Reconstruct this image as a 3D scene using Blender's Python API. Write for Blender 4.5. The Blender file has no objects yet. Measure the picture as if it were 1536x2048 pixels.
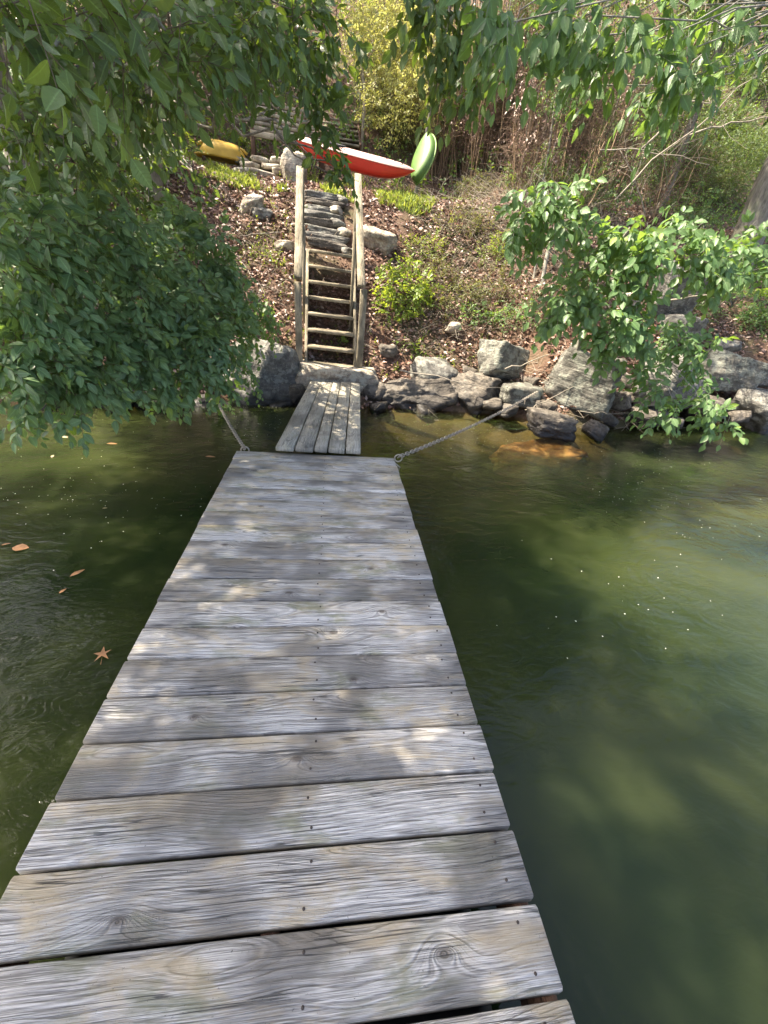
import bpy, math, random
import numpy as np
from mathutils import Vector, Matrix, noise as mn
random.seed(7)
RG = np.random.default_rng(11)
sc = bpy.context.scene
COL = sc.collection

# ---------------------------------------------------------------- camera, world, sun, exposure
CAM_R = np.array([[0.9895118, -0.10718212, 0.09684209],
                  [-0.02755749, 0.51803046, 0.85491814],
                  [-0.14179909, -0.84862031, 0.50964358]])     # world -> camera
CAM_C = np.array([0.08272, 0.0, 1.58463])
F_PX = 800.0
cam_d = bpy.data.cameras.new('camera')
cam = bpy.data.objects.new('camera', cam_d); COL.objects.link(cam)
cam_d.sensor_fit = 'VERTICAL'; cam_d.sensor_height = 24.0; cam_d.lens = 24.0 * F_PX / 2048.0
cam_d.clip_start = 0.03; cam_d.clip_end = 500.0
m4 = Matrix.Identity(4)
for i in range(3):
    for j in range(3):
        m4[i][j] = float(CAM_R[j][i])
    m4[i][3] = float(CAM_C[i])
cam.matrix_world = m4
sc.camera = cam

SUN = np.array([-0.55, 0.12, 0.83]); SUN /= np.linalg.norm(SUN)
elev = math.asin(SUN[2]); azim = math.atan2(SUN[0], SUN[1])      # azimuth from +Y towards +X
world = bpy.data.worlds.new('World'); sc.world = world; world.use_nodes = True
wn = world.node_tree.nodes; wl = world.node_tree.links; wn.clear()
wo = wn.new('ShaderNodeOutputWorld'); wb = wn.new('ShaderNodeBackground'); ws = wn.new('ShaderNodeTexSky')
ws.sky_type = 'NISHITA'; ws.sun_disc = False
ws.sun_elevation = elev; ws.sun_rotation = azim
ws.air_density = 0.6; ws.dust_density = 4.0; ws.ozone_density = 1.0
wb.inputs['Strength'].default_value = 0.135
wl.new(ws.outputs[0], wb.inputs[0]); wl.new(wb.outputs[0], wo.inputs[0])
sun_d = bpy.data.lights.new('sun', 'SUN'); sun_d.energy = 5.0; sun_d.angle = math.radians(0.53)
sun_d.color = (1.0, 0.88, 0.70)
sun = bpy.data.objects.new('sun', sun_d); COL.objects.link(sun)
sun.rotation_euler = Vector(SUN.tolist()).to_track_quat('Z', 'Y').to_euler()
sun.location = (SUN * 30).tolist()
sc.view_settings.view_transform = 'Standard'; sc.view_settings.look = 'None'
sc.view_settings.exposure = 2.1; sc.view_settings.gamma = 1.0
sc.view_settings.use_curve_mapping = False
sc.cycles.max_bounces = 8; sc.cycles.diffuse_bounces = 3; sc.cycles.transmission_bounces = 6
sc.cycles.glossy_bounces = 3; sc.cycles.transparent_max_bounces = 8
sc.cycles.sample_clamp_indirect = 6.0

# ---------------------------------------------------------------- geometry of the place
def interp(x, xs, ys): return np.interp(x, xs, ys)
SX = [-14, -4, -2.5, -1.5, -0.5, 0.7, 1.6, 2.6, 3.4, 4.3, 5.5, 7, 12, 30]
SY = [4.4, 4.7, 5.0, 5.35, 5.3, 5.35, 5.45, 5.45, 5.0, 5.2, 5.75, 6.0, 6.5, 8]
PD = [-60, -6, -3, -1.3, -.5, 0, .25, .5, 1.0, 1.65, 3.0, 3.3, 5.0, 5.8, 9, 14, 60]
PZ_ = [-3.5, -2.8, -1.3, -.45, -.25, -.06, .16, .34, .82, 1.42, 2.62, 2.72, 2.95, 3.5, 6.6, 12.0, 42]
_perm = np.random.default_rng(5).random((256, 256))
def vn(x, y):
    x = np.asarray(x, float); y = np.asarray(y, float)
    xi = np.floor(x).astype(int); yi = np.floor(y).astype(int)
    fx = x - xi; fy = y - yi; fx = fx*fx*(3-2*fx); fy = fy*fy*(3-2*fy)
    a = _perm[xi & 255, yi & 255]; b = _perm[(xi+1) & 255, yi & 255]
    c = _perm[xi & 255, (yi+1) & 255]; d = _perm[(xi+1) & 255, (yi+1) & 255]
    return (a*(1-fx)+b*fx)*(1-fy)+(c*(1-fx)+d*fx)*fy - .5
def fbm(x, y, o=4):
    s = 0; a = 1.0
    for k in range(o):
        s = s + a*vn(x*2**k+17*k, y*2**k+5*k); a *= .5
    return s
def gz(x, y):
    x = np.asarray(x, float); y = np.asarray(y, float)
    d = y - interp(x, SX, SY) + .25*fbm(x*.8+3, y*.0+1, 2)*np.clip((np.abs(x-.1)-.8), 0, 1)
    z = interp(d, PD, PZ_)
    lf = np.clip((-.1-x)*2, 0, 1)*np.clip(-d*4, 0, 1); z = z-lf*np.clip(-d, 0, 1.2)*.9
    rf = np.clip((x-2.6)*1.2, 0, 1)*np.clip(-d*4, 0, 1); z = z-rf*np.clip(-d, 0, 1.5)*.6
    amp = .05 + .16*np.clip((np.abs(x-.1)-.7)*.6, 0, 1)
    z = z + amp*fbm(x*1.3, y*1.3, 4)*np.clip(d*2+.3, .15, 1) + np.clip((d-6)*.2, 0, 1)*1.2*fbm(x*.35+9, y*.35, 3)
    # the bank to the right of the stairs stands a little steeper
    z = z + .35*np.clip((x-2.5)/2, 0, 1)*np.clip(d*1.2, 0, 1)
    return z
def ray(px, py):
    r = CAM_R.T @ np.array([(px-768)/F_PX, -(py-1024)/F_PX, -1.0]); return r
def PY(px, py, y):
    r = ray(px, py); return CAM_C + r*(y-CAM_C[1])/r[1]
def PZ(px, py, z):
    r = ray(px, py); return CAM_C + r*(z-CAM_C[2])/r[2]
def GND(px, py):
    r = ray(px, py); r = r/np.linalg.norm(r)
    t = np.arange(1.0, 40, .02); P = CAM_C + t[:, None]*r
    h = np.maximum(gz(P[:, 0], P[:, 1]), 0.0)
    k = np.argmax(P[:, 2] < h)
    return P[k] if P[k, 2] < h[k] else P[-1]
def depth(P): return -(CAM_R @ (np.asarray(P)-CAM_C))[2]

# ---------------------------------------------------------------- object helpers
def thing(name, label, cat, loc=(0, 0, 0), group=None, rotz=0.0):
    o = bpy.data.objects.new(name, None); COL.objects.link(o)
    o.empty_display_size = .1
    o.location = tuple(float(v) for v in loc); o.rotation_euler = (0, 0, rotz)
    o['label'] = label; o['category'] = cat
    if group: o['group'] = group
    return o
def tag(o, label, cat, group=None, kind=None):
    o['label'] = label
    if cat: o['category'] = cat
    if group: o['group'] = group
    if kind: o['kind'] = kind
    return o
def link(name, me, mat=None, parent=None, world_verts=True):
    """links a mesh whose vertices are world coordinates; under a parent they are moved into its space"""
    o = bpy.data.objects.new(name, me); COL.objects.link(o)
    if mat is not None and not me.materials: me.materials.append(mat)
    if parent is not None:
        o.parent = parent
        if world_verts:
            bl = parent_base(parent)
            o.location = tuple(-v for v in bl)
            if parent.rotation_euler.z and parent.type == 'EMPTY':
                R = Matrix.Rotation(-parent.rotation_euler.z, 3, 'Z')
                o.location = R @ Vector(o.location); o.rotation_euler = (0, 0, -parent.rotation_euler.z)
    return o
def parent_base(p):
    b = Vector((0, 0, 0))
    while p is not None:
        b += Vector(p.location); p = p.parent
    return b
def mesh_np(name, V, F=None, tris=None, smooth=True, rnd=None):
    """V (n,3), F list of faces or ndarray (m,k)"""
    me = bpy.data.meshes.new(name)
    V = np.asarray(V, np.float32)
    me.vertices.add(len(V)); me.vertices.foreach_set('co', V.ravel())
    if isinstance(F, np.ndarray):
        k = F.shape[1]; n = len(F)
        me.loops.add(n*k); me.polygons.add(n)
        me.loops.foreach_set('vertex_index', F.astype(np.int32).ravel())
        me.polygons.foreach_set('loop_start', np.arange(0, n*k, k, dtype=np.int32))
    else:
        li = np.concatenate([np.asarray(f, np.int32) for f in F]); ln = np.array([len(f) for f in F])
        me.loops.add(len(li)); me.polygons.add(len(F))
        me.loops.foreach_set('vertex_index', li)
        me.polygons.foreach_set('loop_start', np.concatenate([[0], np.cumsum(ln)[:-1]]).astype(np.int32))
    if smooth: me.polygons.foreach_set('use_smooth', np.ones(len(me.polygons), bool))
    if rnd is not None:
        a = me.attributes.new('rnd', 'FLOAT', 'POINT'); a.data.foreach_set('value', np.asarray(rnd, np.float32))
    me.update(calc_edges=True)
    return me
class MB:
    def __init__(s): s.v = []; s.f = []; s.n = 0
    def add(s, V, F):
        V = np.asarray(V, float); s.v.append(V)
        s.f += [[i+s.n for i in f] for f in F]; s.n += len(V); return s
    def mesh(s, name='mesh', smooth=False): return mesh_np(name, np.concatenate(s.v), s.f, smooth=smooth)
def box_geo(cx, cy, cz, sx, sy, sz, bev=.006, R=None, nx=1, warp=0.0, seed=0):
    """bevelled box: octagonal section swept along x with chamfered ends"""
    hy, hz = sy/2, sz/2; b = min(bev, hy*.6, hz*.6)
    sec = [(-hy+b, -hz), (hy-b, -hz), (hy, -hz+b), (hy, hz-b), (hy-b, hz), (-hy+b, hz), (-hy, hz-b), (-hy, -hz+b)]
    xs = [-sx/2, -sx/2+b] + [(-sx/2+b)+(sx-2*b)*k/nx for k in range(1, nx)] + [sx/2-b, sx/2]
    V = []; rr = random.Random(seed); ph = rr.uniform(0, 6.3); tw = rr.uniform(-1, 1)
    for i, x in enumerate(xs):
        q = 1.0
        sh = b if i in (0, len(xs)-1) else 0.0
        for (y, z) in sec:
            yy = y - math.copysign(min(sh, abs(y)), y); zz = z - math.copysign(min(sh, abs(z)), z)
            w = warp*(math.sin(x*3.1+ph)+.5*math.sin(x*7.3+ph*2)); t = warp*2*tw*x*(y/hy)
            V.append((x, yy+w*.6, zz+w+t))
    F = []
    n = len(xs)
    for i in range(n-1):
        for j in range(8):
            a = i*8+j; c = i*8+(j+1) % 8
            F.append([a, c, c+8, a+8][::-1])
    F.append([j for j in range(8)]); F.append([(n-1)*8+j for j in range(7, -1, -1)])
    V = np.array(V)
    if R is not None: V = V @ np.asarray(R).T
    V = V + np.array([cx, cy, cz])
    return V, F
def frame(xdir, up=(0, 0, 1)):
    x = np.asarray(xdir, float); x = x/np.linalg.norm(x)
    y = np.cross(up, x); y /= np.linalg.norm(y); z = np.cross(x, y)
    return np.stack([x, y, z], 1)
def beam(a, b, w, h, up=(0, 0, 1), bev=.006, nx=1, warp=0, seed=0):
    a = np.asarray(a, float); b = np.asarray(b, float); c = (a+b)/2
    return box_geo(c[0], c[1], c[2], np.linalg.norm(b-a), w, h, bev, frame(b-a, up), nx, warp, seed)
def board(name, a, b, w, h, mat, parent, up=(0, 0, 1), bev=.006, nx=1, warp=0, seed=0):
    """a board whose own x axis runs along the grain, so that the wood texture follows it"""
    a = np.asarray(a, float); b = np.asarray(b, float); c = (a+b)/2
    V, F = box_geo(0, 0, 0, np.linalg.norm(b-a), w, h, bev, None, nx, warp, seed)
    me = mesh_np(name, V, F, smooth=False); me.materials.append(mat)
    o = bpy.data.objects.new(name, me); COL.objects.link(o)
    R = frame(b-a, up); M = Matrix.Identity(4)
    for i in range(3):
        for j in range(3): M[i][j] = float(R[i][j])
    pb = parent_base(parent) if parent is not None else Vector((0, 0, 0))
    if parent is not None: o.parent = parent
    M.translation = Vector(c.tolist()) - pb
    o.matrix_local = M
    return o
def tube_geo(P, rad, n=6, wob=0.0, seed=0):
    P = np.asarray(P, float); rad = np.broadcast_to(np.asarray(rad, float), (len(P),))
    T = np.gradient(P, axis=0); T /= np.linalg.norm(T, axis=1)[:, None]+1e-9
    ref = np.array([.31, .17, .93]) if abs(T[0] @ np.array([0, 0, 1.])) < .8 else np.array([.9, .3, .1])
    V = []
    rr = np.random.default_rng(seed)
    for i in range(len(P)):
        u = np.cross(ref, T[i]); u /= np.linalg.norm(u); w = np.cross(T[i], u)
        for k in range(n):
            an = 2*math.pi*k/n; r = rad[i]*(1+wob*(rr.random()-.5))
            V.append(P[i]+r*(math.cos(an)*u+math.sin(an)*w))
    F = []
    for i in range(len(P)-1):
        for k in range(n):
            a = i*n+k; b = i*n+(k+1) % n
            F.append([a, b, b+n, a+n])
    F.append(list(range(n))[::-1]); F.append([(len(P)-1)*n+k for k in range(n)])
    return np.array(V), F
def curve_pts(a, b, n=8, sag=0.0, wob=.05, seed=0, side=None):
    a = np.asarray(a, float); b = np.asarray(b, float)
    t = np.linspace(0, 1, n)[:, None]; P = a+(b-a)*t
    L = np.linalg.norm(b-a); rr = np.random.default_rng(seed)
    P[:, 2] += sag*L*4*(t*(1-t))[:, 0]
    if side is not None: P += np.asarray(side)*4*(t*(1-t))
    P[1:-1] += (rr.random((n-2, 3))-.5)*wob*L
    return P

# ---------------------------------------------------------------- materials
class NT:
    def __init__(s, name):
        s.m = bpy.data.materials.new(name); s.m.use_nodes = True
        s.t = s.m.node_tree; s.t.nodes.clear()
        s.out = s.t.nodes.new('ShaderNodeOutputMaterial')
    def n(s, typ, **kw):
        nd = s.t.nodes.new('ShaderNode'+typ)
        for k, v in kw.items():
            if k in nd.inputs.keys(): s.set(nd.inputs[k], v)
            else: setattr(nd, k, v)
        return nd
    def set(s, inp, v):
        if isinstance(v, bpy.types.NodeSocket): s.t.links.new(v, inp)
        else: inp.default_value = v
    def math(s, op, a, b=None, c=None, clamp=False):
        nd = s.t.nodes.new('ShaderNodeMath'); nd.operation = op; nd.use_clamp = clamp
        for i, v in enumerate((a, b, c)):
            if v is not None: s.set(nd.inputs[i], v)
        return nd.outputs[0]
    def noise(s, vec, scale, detail=3, rough=.55, dist=0.0):
        nd = s.t.nodes.new('ShaderNodeTexNoise')
        if vec is not None: s.t.links.new(vec, nd.inputs['Vector'])
        nd.inputs['Scale'].default_value = scale; nd.inputs['Detail'].default_value = detail
        nd.inputs['Roughness'].default_value = rough; nd.inputs['Distortion'].default_value = dist
        return nd.outputs[0]
    def ramp(s, fac, stops, interp='LINEAR'):
        nd = s.t.nodes.new('ShaderNodeValToRGB'); nd.color_ramp.interpolation = interp
        s.t.links.new(fac, nd.inputs[0]); cr = nd.color_ramp
        while len(cr.elements) < len(stops): cr.elements.new(.5)
        for e, (p, c) in zip(cr.elements, stops):
            e.position = p
            e.color = (c, c, c, 1) if isinstance(c, (int, float)) else (c[0], c[1], c[2], 1)
        return nd.outputs[0]
    def mix(s, f, a, b, typ='MIX'):
        nd = s.t.nodes.new('ShaderNodeMix'); nd.data_type = 'RGBA'; nd.blend_type = typ
        s.set(nd.inputs[0], f)
        for i, v in ((6, a), (7, b)):
            if isinstance(v, tuple): v = (v[0], v[1], v[2], 1)
            s.set(nd.inputs[i], v)
        return nd.outputs[2]
    def mapping(s, vec, scale=(1, 1, 1), loc=(0, 0, 0), rot=(0, 0, 0)):
        nd = s.t.nodes.new('ShaderNodeMapping')
        s.t.links.new(vec, nd.inputs[0])
        nd.inputs['Scale'].default_value = scale; s.set(nd.inputs['Location'], loc); nd.inputs['Rotation'].default_value = rot
        return nd.outputs[0]
    def bump(s, h, strength=.5, dist=.01, normal=None):
        nd = s.t.nodes.new('ShaderNodeBump'); s.t.links.new(h, nd.inputs['Height'])
        nd.inputs['Strength'].default_value = strength; nd.inputs['Distance'].default_value = dist
        if normal is not None: s.t.links.new(normal, nd.inputs['Normal'])
        return nd.outputs[0]
    def pbr(s, color, rough=.7, spec=.5, normal=None, **kw):
        nd = s.t.nodes.new('ShaderNodeBsdfPrincipled')
        if isinstance(color, tuple): color = (color[0], color[1], color[2], 1)
        s.set(nd.inputs['Base Color'], color); s.set(nd.inputs['Roughness'], rough)
        s.set(nd.inputs['Specular IOR Level'], spec)
        if normal is not None: s.t.links.new(normal, nd.inputs['Normal'])
        for k, v in kw.items(): s.set(nd.inputs[k.replace('_', ' ')], v)
        return nd.outputs[0]
    def done(s, sh):
        s.t.links.new(sh, s.out.inputs['Surface']); return s.m
    def coords(s, kind='Object'):
        return s.t.nodes.new('ShaderNodeTexCoord').outputs[kind]

def leaf_mat(name, dark, light, yellow, trans=.35, rough=.42, yfrac=.93):
    t = NT(name); at = t.n('Attribute', attribute_name='rnd').outputs['Fac']
    oi = t.n('ObjectInfo').outputs['Random']
    r = t.math('FRACT', t.math('ADD', at, oi))
    c = t.ramp(r, [(0, dark), (.55, light), (yfrac, light), (min(yfrac+.04, .99), yellow), (1, dark)])
    lu = t.n('Attribute', attribute_name='lu').outputs['Fac']; lv = t.math('ABSOLUTE', t.n('Attribute', attribute_name='lv').outputs['Fac'])
    geo = t.n('NewGeometry'); wn_ = t.noise(geo.outputs['Position'], 9, 3)
    c = t.mix(t.ramp(wn_, [(.35, .75), (.6, 0.0)]), c, tuple(v*.55 for v in light))
    vein = t.math('ABSOLUTE', t.math('SINE', t.math('MULTIPLY', t.math('SUBTRACT', lu, t.math('MULTIPLY', lv, .13)), 26.0)))
    vn_ = t.ramp(vein, [(0, 1.0), (.22, 0.0)]); mid_ = t.ramp(lv, [(.03, 1.0), (.12, 0.0)])
    c = t.mix(t.math('MULTIPLY', mid_, .45), c, tuple(min(1, v*2.2) for v in light))
    c = t.mix(t.math('MULTIPLY', vn_, .22), c, tuple(v*.5 for v in dark))
    b = t.bump(t.math('ADD', t.math('MULTIPLY', vn_, -1.0), t.noise(geo.outputs['Position'], 70, 2)), .6, .004)
    p = t.pbr(c, t.math('MULTIPLY_ADD', r, .2, rough-.08), .5, b)
    tr = t.n('BsdfTranslucent'); tc = t.mix(.6, c, yellow); t.set(tr.inputs[0], t.mix(1.0, tc, (1.5, 1.6, .9), 'MULTIPLY'))
    ms = t.n('MixShader'); ms.inputs[0].default_value = trans
    t.t.links.new(p, ms.inputs[1]); t.t.links.new(tr.outputs[0], ms.inputs[2])
    return t.done(ms.outputs[0])
LM = {}
LM['dark'] = leaf_mat('leaf_dark_green', (.032, .066, .020), (.105, .175, .050), (.20, .25, .03), .30)
LM['bush'] = leaf_mat('leaf_shrub_green', (.050, .105, .042), (.150, .245, .098), (.22, .30, .04), .28)
LM['ash'] = leaf_mat('leaf_ash_green', (.060, .120, .040), (.105, .190, .068), (.26, .36, .06), .38)
LM['lime'] = leaf_mat('leaf_lime_green', (.085, .15, .022), (.16, .25, .032), (.34, .36, .05), .40, yfrac=.8)
LM['olive'] = leaf_mat('leaf_olive', (.05, .075, .025), (.11, .13, .04), (.26, .24, .07), .35, yfrac=.8)
LM['pale'] = leaf_mat('leaf_pale_yellow', (.22, .25, .07), (.40, .41, .13), (.55, .48, .24), .40, yfrac=.75)
LM['fern'] = leaf_mat('leaf_fern', (.06, .13, .03), (.10, .20, .045), (.28, .34, .06), .35)

def litter_mat():
    t = NT('dead_leaf'); r = t.n('Attribute', attribute_name='rnd').outputs['Fac']
    c = t.ramp(r, [(0, (.055, .026, .017)), (.3, (.22, .115, .08)), (.55, (.38, .225, .165)), (.8, (.54, .37, .285)), (1, (.66, .53, .43))])
    c = t.mix(t.noise(t.coords(), 60, 2), c, (.10, .05, .03))
    c = t.mix(t.ramp(t.noise(t.coords(), 2.2, 4, .6), [(.44, 0.0), (.6, .55)]), c, (.10, .055, .038))
    p = t.pbr(c, .45, .6)
    tr = t.n('BsdfTranslucent'); t.set(tr.inputs[0], c)
    ms = t.n('MixShader'); ms.inputs[0].default_value = .15
    t.t.links.new(p, ms.inputs[1]); t.t.links.new(tr.outputs[0], ms.inputs[2])
    return t.done(ms.outputs[0])
M_LITTER = litter_mat()

def ground_mat():
    t = NT('soil_and_lake_bed'); g = t.coords('Object')
    n1 = t.noise(g, 1.1, 4); n2 = t.noise(g, 26, 5, .7); n3 = t.noise(g, 5, 4, .6)
    c = t.mix(t.ramp(n2, [(.3, 0.0), (.7, 1.0)]), (.060, .036, .024), (.165, .105, .072))
    c = t.mix(t.ramp(n1, [(.48, 0.0), (.62, .65)]), c, (.07, .075, .032))
    sep = t.n('SeparateXYZ'); t.t.links.new(g, sep.inputs[0])
    bed = t.mix(n3, (.035, .030, .012), (.17, .125, .050))
    bed = t.mix(t.ramp(n2, [(.45, 0.0), (.7, .6)]), bed, (.05, .045, .02))
    f = t.math('MULTIPLY_ADD', sep.outputs[2], 10.0, .8, clamp=True)
    c = t.mix(f, bed, c)
    b = t.bump(n2, .8, .03)
    return t.done(t.pbr(c, .9, .25, b))
M_GROUND = ground_mat()

def stone_mat(name, a, b, lichen=(.25, .25, .215), lf=.25, bands=0.0):
    t = NT(name); g = t.coords('Object'); oi = t.n('ObjectInfo')
    g = t.mapping(g, loc=t.n('CombineXYZ', X=oi.outputs['Random'], Y=t.math('MULTIPLY', oi.outputs['Random'], 7.0)).outputs[0])
    n1 = t.noise(g, 3.0, 5, .6, .4); n2 = t.noise(g, 30, 5, .7); n3 = t.noise(g, 7, 4, .6)
    c = t.mix(t.ramp(n1, [(.35, 0.0), (.65, 1.0)]), a, b)
    c = t.mix(t.ramp(n2, [(.4, 0.0), (.75, .75)]), c, tuple(v*.4 for v in a))
    c = t.mix(t.ramp(n2, [(.25, .6), (.42, 0.0)]), c, tuple(min(v*1.35, .5) for v in b))
    st = t.noise(t.mapping(g, (1.5, 1.5, 12)), 2.0, 4, .6)
    c = t.mix(t.ramp(st, [(.5, 0.0), (.62, .55)]), c, tuple(v*.55 for v in a))
    lc = t.ramp(t.noise(g, 6.5, 6, .75), [(.55-lf*.2, 0.0), (.60-lf*.2, lf*2.4)])
    c = t.mix(lc, c, lichen)
    geo = t.n('NewGeometry'); sep = t.n('SeparateXYZ'); t.t.links.new(geo.outputs['Position'], sep.inputs[0])
    wet = t.math('MINIMUM', t.math('MULTIPLY_ADD', sep.outputs[2], -7.0, 1.55, clamp=True), t.math('MULTIPLY_ADD', sep.outputs[2], 12.0, 1.6, clamp=True))     # darker, wet band at the water line
    wet = t.math('MULTIPLY', wet, t.math('ADD', n3, .35), clamp=True)
    c = t.mix(wet, c, tuple(v*.22 for v in a))
    rough = t.math('MULTIPLY_ADD', wet, -.5, .82)
    h = t.math('ADD', t.math('MULTIPLY', n1, .8), t.math('ADD', t.math('MULTIPLY', n2, .25), t.math('MULTIPLY', st, .6)))
    return t.done(t.pbr(c, rough, .4, t.bump(h, 1.0, .05)))
M_STONE = stone_mat('grey_stone', (.08, .076, .068), (.175, .165, .145))
M_STONE_LICHEN = stone_mat('lichen_stone', (.08, .077, .066), (.16, .152, .128), (.24, .25, .205), .26)
M_STONE_DARK = stone_mat('dark_schist', (.058, .050, .042), (.175, .150, .118), (.22, .2, .17), .15)
M_STONE_TAN = stone_mat('tan_stone', (.22, .18, .135), (.40, .34, .27), (.42, .40, .32), .3)
M_STONE_RED = stone_mat('rusty_submerged_stone', (.42, .20, .06), (.62, .33, .11), (.6, .38, .15), .3)

def wood_mat(name, base, light, worn, algae=.3, ring=1.0):
    """weathered board: growth rings cut by the board's face, fine fibres along x, knots, worn patches"""
    t = NT(name); g = t.coords('Object'); oi = t.n('ObjectInfo').outputs['Random']
    sep = t.n('SeparateXYZ'); t.t.links.new(g, sep.inputs[0])
    x, y, z = sep.outputs[0], sep.outputs[1], sep.outputs[2]
    off = t.n('CombineXYZ', X=t.math('MULTIPLY', oi, 37.0), Y=t.math('MULTIPLY', oi, 91.0), Z=t.math('MULTIPLY', oi, 13.0)).outputs[0]
    add = t.n('VectorMath', operation='ADD'); t.t.links.new(g, add.inputs[0]); t.t.links.new(off, add.inputs[1]); q = add.outputs[0]
    lowx = t.noise(t.mapping(q, (1.2, .5, .5)), 1.6, 2, .5)
    lowx2 = t.noise(t.mapping(q, (1.2, .5, .5), (5, 9, 2)), 1.3, 2, .5)
    swirl = t.noise(t.mapping(q, (3, 16, 8)), 1.5, 3, .6)
    r1 = t.math('FRACT', t.math('MULTIPLY', oi, 57.31)); r2 = t.math('FRACT', t.math('MULTIPLY', oi, 171.7)); r3 = t.math('FRACT', t.math('MULTIPLY', oi, 331.9))
    # knot
    kx = t.math('MULTIPLY', t.math('SUBTRACT', x, t.math('MULTIPLY_ADD', r1, .9, -.45)), .55)
    ky = t.math('SUBTRACT', y, t.math('MULTIPLY_ADD', r2, .09, -.045))
    kd = t.math('SQRT', t.math('ADD', t.math('POWER', kx, 2.0), t.math('POWER', ky, 2.0)))
    kf = t.math('MULTIPLY', t.math('POWER', 2.718, t.math('MULTIPLY', kd, -38.0)), t.math('GREATER_THAN', r3, .55))
    yy = t.math('ADD', t.math('SUBTRACT', y, t.math('MULTIPLY_ADD', r3, .16, -.08)), t.math('MULTIPLY_ADD', lowx, .11, -.055))
    zz = t.math('ADD', t.math('MULTIPLY_ADD', r1, .05, .01), t.math('ADD', t.math('MULTIPLY', t.math('MULTIPLY', x, t.math('SUBTRACT', r2, .5)), .12), t.math('MULTIPLY_ADD', lowx2, .12, -.06)))
    rr = t.math('SQRT', t.math('ADD', t.math('POWER', yy, 2.0), t.math('POWER', zz, 2.0)))
    rr = t.math('ADD', rr, t.math('MULTIPLY_ADD', swirl, .0045, 0.0))
    rr = t.math('ADD', rr, t.math('MULTIPLY', kf, .05))
    n1 = t.n('TexNoise', noise_dimensions='1D'); n1.inputs['W'].default_value = 0
    t.t.links.new(t.math('ADD', t.math('MULTIPLY', rr, 230.0*ring), t.math('MULTIPLY', oi, 50.0)), n1.inputs['W'])
    n1.inputs['Scale'].default_value = 1.0; n1.inputs['Detail'].default_value = 1.5; n1.inputs['Roughness'].default_value = .6
    rings = t.ramp(n1.outputs[0], [(.34, 0.0), (.48, .55), (.64, 1.0)])
    fib = t.noise(t.mapping(q, (1.5, 130, 130)), 3.0, 5, .7)
    fib2 = t.noise(t.mapping(q, (3.5, 260, 260)), 3.0, 2, .6)
    ck = t.math('ABSOLUTE', t.math('SUBTRACT', t.noise(t.mapping(q, (1.3, 60, 60), (2, 5, 8)), 1.0, 2, .5), .5))
    ckm = t.noise(t.mapping(q, (2, 6, 6), (8, 1, 4)), 2.0, 2)
    crack = t.math('MULTIPLY', t.ramp(ck, [(.004, 1.0), (.014, 0.0)]), t.ramp(ckm, [(.46, 0.0), (.56, 1.0)]))
    blotch = t.noise(t.mapping(q, (1.0, 2.6, 2)), 3.4, 5, .65, .6)
    blotch2 = t.noise(t.mapping(q, (1.0, 2.0, 2), (3, 7, 1)), 4.5, 4, .6, .4)
    c = t.mix(t.math('MULTIPLY_ADD', rings, .75, .2), tuple(v*.60 for v in base), light)
    c = t.mix(t.ramp(fib, [(.36, .95), (.54, 0.0)]), c, tuple(v*.42 for v in base))
    c = t.mix(t.ramp(fib2, [(.50, 0.0), (.66, .75)]), c, tuple(min(1, v*1.35) for v in light))
    c = t.mix(t.ramp(blotch, [(.48, 0.0), (.62, .75)]), c, worn)
    c = t.mix(t.ramp(blotch2, [(.54, 0.0), (.66, algae)]), c, (base[0]*.75, base[1]*.82, base[2]*.50))
    c = t.mix(t.ramp(t.noise(t.mapping(q, (1, 1.4, 1), (1, 2, 3)), 2.6, 3), [(.38, .75), (.52, 0.0)]), c, tuple(v*.52 for v in base))
    spk = t.noise(q, 160, 3, .7)
    c = t.mix(t.ramp(spk, [(.66, 0.0), (.74, .8)]), c, (.05, .05, .045))
    c = t.mix(t.math('MULTIPLY', t.ramp(kd, [(.006, .7), (.013, 0.0)]), t.math('GREATER_THAN', r3, .55)), c, (.08, .06, .045))
    c = t.mix(t.math('MULTIPLY', crack, .8), c, tuple(v*.22 for v in base))
    tint = t.math('MULTIPLY_ADD', t.math('FRACT', t.math('MULTIPLY', oi, 713.3)), .22, .88)
    hs = t.n('HueSaturation'); t.t.links.new(c, hs.inputs['Color']); t.t.links.new(tint, hs.inputs['Value'])
    h = t.math('ADD', t.math('MULTIPLY_ADD', crack, -1.5, t.math('MULTIPLY', rings, .8)), t.math('ADD', t.math('MULTIPLY', fib, .9), t.math('MULTIPLY', blotch, .3)))
    return t.done(t.pbr(hs.outputs[0], .72, .35, t.bump(h, .9, .004)))
M_DOCK = wood_mat('weathered_grey_decking', (.27, .255, .228), (.66, .635, .58), (.50, .41, .26), .65)
M_PLANK = wood_mat('pale_gangway_planks', (.27, .25, .205), (.44, .415, .345), (.46, .42, .33), .3)
M_STAIR = wood_mat('weathered_stair_timber', (.21, .18, .12), (.36, .31, .22), (.40, .34, .235), .4)
M_BENCH = wood_mat('bench_timber', (.30, .24, .16), (.48, .41, .29), (.46, .38, .26), .2)
M_BROWN = wood_mat('brown_timber', (.10, .055, .035), (.19, .10, .065), (.2, .12, .07), .2)

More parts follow.
